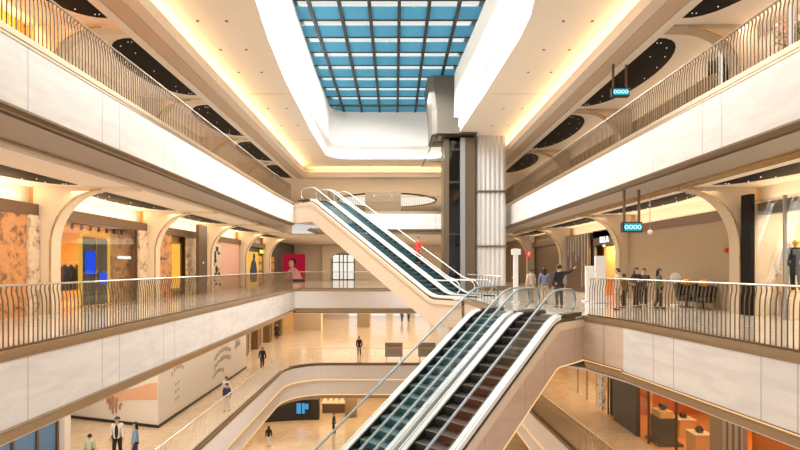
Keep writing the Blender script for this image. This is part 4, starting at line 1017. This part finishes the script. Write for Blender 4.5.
def person_meshes(pose):
    key = tuple(sorted(pose.items()))
    if key in pm_cache: return pm_cache[key]
    J = joints(pose)
    V, E, Rr = chain(J, [[('pelvis', .125), ('spine', .115), ('chest', .13), ('neck', .055), ('chin', .062), ('head', .098), ('crown', .075)]] +
                     [[('pelvis', .125), ('hip'+k, .09), ('knee'+k, .058), ('ankle'+k, .038), ('toe'+k, .034)] for k in 'lr'] +
                     [[('chest', .13), ('sh'+k, .062), ('el'+k, .043), ('wr'+k, .028), ('pa'+k, .034)] for k in 'lr'])
    body = skin_mesh(V, E, Rr)
    bm = bmesh.new(); bm.from_mesh(body)
    for k, sd in (('l', -1), ('r', 1)):       # fingers: short separate chains rooted in the palm
        pa = Vector(J['pa'+k]); wr = Vector(J['wr'+k]); d = (pa-wr).normalized(); sx = Vector((0, 1, 0)) if abs(d.z) > .6 else Vector((0, 0, 1)); sx = (sx-d*sx.dot(d)).normalized()
        side = d.cross(sx).normalized()*-sd
        for q, ln in ((.026, .072), (.009, .082), (-.009, .076), (-.026, .060)):
            p0 = pa+sx*q; p1 = p0+d*ln*.55; p2 = p1+(d*.8+side*.35).normalized()*ln*.5
            f = skin_mesh([p0, p1, p2], [(0, 1), (1, 2)], [.0095, .0085, .007], 1); bm.from_mesh(f)
        p0 = pa-d*.03+sx*.028; p1 = p0+(sx*.8+d*.6).normalized()*.035; p2 = p1+d*.03
        f = skin_mesh([p0, p1, p2], [(0, 1), (1, 2)], [.011, .0095, .008], 1); bm.from_mesh(f)
    n0 = len(bm.faces)
    def blob(x, y, z, a, b, c, mi):
        t = bmesh.ops.create_uvsphere(bm, u_segments=8, v_segments=6, radius=1, matrix=Matrix.Translation((x, y, z)) @ Matrix.Diagonal((a, b, c, 1)))
        for v in t['verts']:
            for f_ in v.link_faces: f_.material_index = mi; f_.smooth = True
    blob(0, .118, 1.595, .014, .020, .024, 0); blob(-.035, .100, 1.622, .013, .010, .008, 1); blob(.035, .100, 1.622, .013, .010, .008, 1)
    blob(0, .104, 1.555, .024, .008, .007, 2); blob(-.097, .015, 1.60, .012, .02, .032, 0); blob(.097, .015, 1.60, .012, .02, .032, 0)
    bm.to_mesh(body); bm.free()
    for m in (M['skin'], M['dark_eye'], M['lips']): body.materials.append(m)
    V, E, Rr = chain(J, [[('hem', .165), ('pelvis', .158), ('spine', .148), ('chest', .16), ('neckb', .085)]] + [[('chest', .16), ('sh'+k, .088), ('el'+k, .064), ('wr'+k, .050)] for k in 'lr']) if J.update(neckb=(0, 0, 1.43), hem=(0, 0, .80), waist=(0, 0, 1.04)) is None else 0
    jacket = skin_mesh(V, E, Rr)
    Jl = dict(J); Jl['low'] = (0, 0, .55); Jl['mid'] = (0, 0, .78)
    V, E, Rr = chain(Jl, [[('low', .20), ('mid', .18), ('pelvis', .165), ('spine', .15), ('chest', .16), ('neckb', .085)]] + [[('chest', .16), ('sh'+k, .09), ('el'+k, .066), ('wr'+k, .052)] for k in 'lr'])
    coat = skin_mesh(V, E, Rr)
    V, E, Rr = chain(dict(J, pelvis=(0, 0, .97)), [[("pelvis", .145), ('hip'+k, .108), ('knee'+k, .078), ('ankle'+k, .062)] for k in 'lr'])
    trousers = skin_mesh(V, E, Rr)
    shoes = []
    for k in 'lr':
        a = Vector(J['ankle'+k]); t = Vector(J['toe'+k]); shoes.append(skin_mesh([a+Vector((0, -.03, -.035)), (a+t)/2+Vector((0, 0, -.01)), t+Vector((0, .03, 0))], [(0, 1), (1, 2)], [.048, .046, .040]))
    def hair(long):
        bm = bmesh.new(); bmesh.ops.create_uvsphere(bm, u_segments=16, v_segments=10, radius=1, matrix=Matrix.Translation((0, .0, 1.632)) @ Matrix.Diagonal((.108, .118, .110, 1)))
        bmesh.ops.delete(bm, geom=[v for v in bm.verts if v.co.y > .035 and v.co.z < 1.665 or (not long and v.co.z < 1.565)], context='VERTS')
        if long:
            for v in bm.verts:
                if v.co.z < 1.60: v.co.z -= .20; v.co.y -= .015
        me = bpy.data.meshes.new('h'); bm.to_mesh(me); bm.free()
        for p in me.polygons: p.use_smooth = True
        return me
    pm_cache[key] = dict(body=body, jacket=jacket, coat=coat, trousers=trousers, shoes=shoes, short=hair(False), long=hair(True)); return pm_cache[key]
def person(x, y, z, h, face_deg, label, top, bottom, pose=None, coat=False, long_hair=False, hairmat=None, group=None, inner=None):
    pose = pose or {}; P = person_meshes(pose); k = h/1.72
    r = thing('person', label, 'person', (x, y, z), math.radians(face_deg), group); r.scale = (k, k, k)
    def add(nm, me, mat):
        me2 = me.copy(); me2.materials.clear(); me2.materials.append(mat); o = bpy.data.objects.new(nm, me2); COL.objects.link(o); o.parent = r; return o
    b = bpy.data.objects.new('body', P['body']); COL.objects.link(b); b.parent = r
    add('coat' if coat else 'jacket', P['coat'] if coat else P['jacket'], top); add('trousers', P['trousers'], bottom)
    for s_ in P['shoes']: add('shoe', s_, M['black'])
    if inner:
        bm = bmesh.new(); bmesh.ops.create_uvsphere(bm, u_segments=12, v_segments=8, radius=1, matrix=Matrix.Translation((0, .125, 1.14)) @ Matrix.Diagonal((.065, .035, .30, 1)))
        me = bpy.data.meshes.new('inner'); bm.to_mesh(me); bm.free(); add('inner_shirt', me, inner)
    add('hair', P['long'] if long_hair else P['short'], hairmat or M['hair'])
    return r
BK = cloth('cloth_black', (.018, .018, .020)); DK = cloth('cloth_charcoal', (.05, .05, .055)); BE = cloth('cloth_beige', (.55, .45, .35)); WH = cloth('cloth_white', (.78, .77, .76)); BL = cloth('cloth_blue', (.22, .38, .62)); GR = cloth('cloth_sage', (.50, .58, .46)); NV = cloth('cloth_navy', (.03, .05, .12)); RD = cloth('cloth_red', (.65, .05, .03)); TN = cloth('cloth_tan', (.42, .32, .22)); OL = cloth('cloth_olive', (.10, .10, .04))
# facing: 0 looks away from the viewer (+Y), 180 toward the viewer
person(-11.5, 20.7, -H, 1.75, 195, 'person in an open white coat over black, facing out, beside the person in blue', WH, BK, {'stride': .4}, inner=BK)
person(-10.55, 20.3, -H, 1.65, 120, 'person with long hair in a light blue jacket on the lower left floor', BL, NV, {'stride': .3}, long_hair=True)
person(-12.15, 19.9, -H, 1.30, 10, 'small person in a pale sage coat beside the person in the white coat', GR, DK, {}, coat=True)
person(-9.25, 27.5, -H, 1.55, 170, 'person in a navy jacket with pale trousers by the lower left railing', NV, BE, {'stride': .3})
person(-9.85, 29.2, -H, 1.55, 185, 'person in a cream top just behind the one in the navy jacket', WH, TN, {})
person(-10.35, 39.0, -H, 1.70, 200, 'person in dark clothes with a bag walking at the far end of the hoarding', BK, DK, {'stride': .8}, long_hair=True)
person(-13.0, 55.0, -H, 1.70, 190, 'person in a long black coat in front of the gold shop row', BK, BK, {'stride': .3}, coat=True)
person(-3.2, 44.6, -H, 1.75, 175, 'person in a black jacket standing behind the far railing of the level below', BK, DK, {'stride': .2})
person(1.0, 72, -H, 1.70, 10, 'left one of two tiny people in dark clothes in the far hall', BK, DK, {'stride': .4})
person(1.95, 72, -H, 1.70, 5, 'right one of two tiny people in dark clothes in the far hall', DK, BK, {'stride': .5})
person(-10.0, 39.6, -2*H, 1.65, 5, 'person in a dark top and pale skirt alone on the lowest level floor', BK, WH, {}, long_hair=True)
person(-5.25, 42.9, -2*H, 1.75, 90, 'person all in black near the escalator handrail on the lowest level', BK, BK, {'stride': .3})
person(6.6, 20.1, .0, 1.74, 10, 'person in a black suit with the right arm stretched out by the escalator head', BK, DK, {'raise_arm': 1})
person(6.3, 23.2, 0, 1.58, 20, 'person in a beige coat behind the escalator landing', BE, TN, {}, coat=False, hairmat=cloth('hair_brown', (.06, .035, .02)))
person(6.75, 22.6, 0, 1.62, -15, 'person in a brown and blue jacket between the beige coat and the black suit', cloth('cloth_bluegrey', (.15, .17, .24)), TN, {'bent': 1}, long_hair=True)
person(6.75, 27.6, 0, 1.58, 70, 'person in black turned sideways in front of the fluted column', BK, BK, {'bent': 2})
person(8.45, 19.0, 0, 1.60, 75, 'person in a beige coat, left end of the group by the right railing', BE, TN, {}, coat=True)
person(9.75, 20.2, 0, 1.62, 200, 'long haired person in black, tallest of the group by the right railing', BK, BK, {'bent': 1}, long_hair=True)
person(10.35, 20.8, 0, 1.58, 160, 'person in charcoal in the middle of the group by the right railing', DK, BK, {'bent': 2})
person(10.35, 19.6, 0, 1.58, 250, 'person in olive with long hair, right end of the group by the right railing', OL, BK, {'stride': .3}, long_hair=True)
person(9.1, 19.9, 0, 1.38, 30, 'short person in black and yellow between the beige coat and the long haired one', cloth('cloth_blackyellow', (.12, .10, .02)), BK, {})
# rider on the rear rising escalator: standing on a tread
s_r = 7.75; pr = E2.p(s_r, 2.45, 0); zr = H + smooth_path(-1.75, 12.95)[1](s_r)
step_i = round((s_r-.2+1.3)/.4); s_step = -1.3+.4*step_i; zr = H + smooth_path(-1.75, 12.95)[1](s_step+.2)-.024
pr = E2.p(s_step+.2, 2.45, 0)
person(pr[0], pr[1], zr, 1.68, 135, 'person in a red coat riding the rear rising escalator', RD, BK, {}, coat=True)
# mannequins
for i, (x, y, top, lb) in enumerate([(13.35, 16.9, BE, 'gold headed mannequin in a cream dress in the right shop window'), (12.6, 15.7, BK, 'gold headed mannequin in a long black dress in the right shop window')]):
    mb = MB(); mb.box(x-.3, x+.3, y-.11, y+.11, 0, .82); tag(mb.build('plinth', M['cream']), 'cream plinth under the %s mannequin in the right shop window' % ('cream' if i == 0 else 'black'), 'plinth', 'mannequin plinths')
    r = thing('mannequin', lb, 'mannequin', (x, y, .82), math.radians(115), 'window mannequins'); P = person_meshes({})
    for nm, me, mt in (('figure', P['body'], M['gold']), ('dress', P['coat'], top), ('skirt', P['trousers'], top)):
        m2 = me.copy(); m2.materials.clear(); m2.materials.append(mt); o = bpy.data.objects.new(nm, m2); COL.objects.link(o); o.parent = r

# ------------------------------------------------------------------ light
W = bpy.data.worlds.new('World'); sc.world = W; W.use_nodes = True
bg = W.node_tree.nodes['Background']; bg.inputs[0].default_value = (1, .965, .92, 1); bg.inputs[1].default_value = 1.1
WARM = (1, .70, .40); WARM2 = (1, .80, .58); DAY = (1, .98, .95)
lamp('daylight_skylight', (-1.0, 27.0, 14.3), (6.6, 21), 6100, DAY, (0, .12, 0))
# cove above the beam
for sd in (-1, 1): lamp('cove_lamp', (sd*8.5, 24, 10.55), (.25, 44), 420, (1, .66, .30), (0, PI+sd*-.5, 0))
lamp('cove_lamp', (0, 47.0, 10.55), (16, .25), 180, (1, .66, .30), (PI-.5, 0, 0))
# galleries
for sd, F in ((-1, FL), (1, FR)):
    k = 1.0 if sd < 0 else .55
    lamp('gallery_lamp', (sd*10.6, 26, zc-.15), (1.6, 46), 900*k, WARM2)
    lamp('gallery_lamp', (sd*11.0, 26, ZU-.15), (1.6, 46), 270*k, (1, .58, .28))
    for a, b in zip(F[:-1], F[1:]):
        lamp('header_lamp', (sd*12.72, (a+b)/2, HT+.06), (.3, b-a-1.2), 60*k, WARM, (PI, 0, 0))
        lamp('upper_header_lamp', (sd*12.5, (a+b)/2, H+2.9), (.3, b-a-1.2), 16, WARM, (PI, 0, 0))
lamp('gallery_lamp', (0, 54, zc-.1), (22, 12), 900, WARM2)
lamp('gallery_lamp', (0, 60, ZU-.2), (22, 20), 1500, WARM2)
lamp('lower_lamp', (-13, 30, -2.0), (7, 50), 1800, WARM2)
lamp('lower_lamp', (0, 60, -2.0), (24, 34), 3000, WARM2)
lamp('lower_lamp', (11.5, 24, -2.0), (5, 28), 330, WARM)
lamp('lowest_lamp', (-2, 48, -9.4), (24, 12), 1200, WARM)
lamp('lowest_lamp', (-12, 28, -9.4), (4, 24), 500, WARM)
# shops
lamp('shop_lamp', (-14.6, 21.5, 3.3), (2.6, 6), 420, WARM)
lamp('shop_lamp', (13.6, 13.5, 3.8), (2, 6), 420, WARM2)
lamp('shop_lamp', (12.75, 29.5, 2.95), (.5, 3.2), 160, (1, .66, .3))
lamp('shop_lamp', (14.0, 21.5, -2.2), (4, 8), 270, (1, .6, .28))
lamp('shop_lamp', (12.6, 30, -2.2), (1.2, 5), 160, WARM)
lamp('shop_lamp', (-12.3, 13, 9.9), (.4, 8.5), 420, (1, .60, .20), (0, 1.0, 0))
lamp('shop_lamp', (12.3, 16, ZU-.08), (.5, 7), 160, WARM2, (0, -.6, 0))

# ------------------------------------------------------------------ camera
cam = bpy.data.cameras.new('camera'); co = bpy.data.objects.new('camera', cam); COL.objects.link(co)
cam.sensor_width = 36; cam.lens = 22.5; cam.clip_start = .05; cam.clip_end = 300
cam.shift_x = .00625; cam.shift_y = .0525
co.location = (0, 0, EYE); co.rotation_euler = (PI/2, 0, 0); sc.camera = co
sc.view_settings.view_transform = 'Standard'; sc.view_settings.look = 'None'; sc.view_settings.exposure = .05; sc.view_settings.gamma = 1
sc.view_settings.use_curve_mapping = False
sc.cycles.max_bounces = 7; sc.cycles.diffuse_bounces = 4; sc.cycles.glossy_bounces = 3; sc.cycles.transparent_max_bounces = 16; sc.cycles.transmission_bounces = 4
sc.cycles.caustics_reflective = False; sc.cycles.caustics_refractive = False; sc.cycles.sample_clamp_indirect = 6
sc.cycles.use_denoising = True
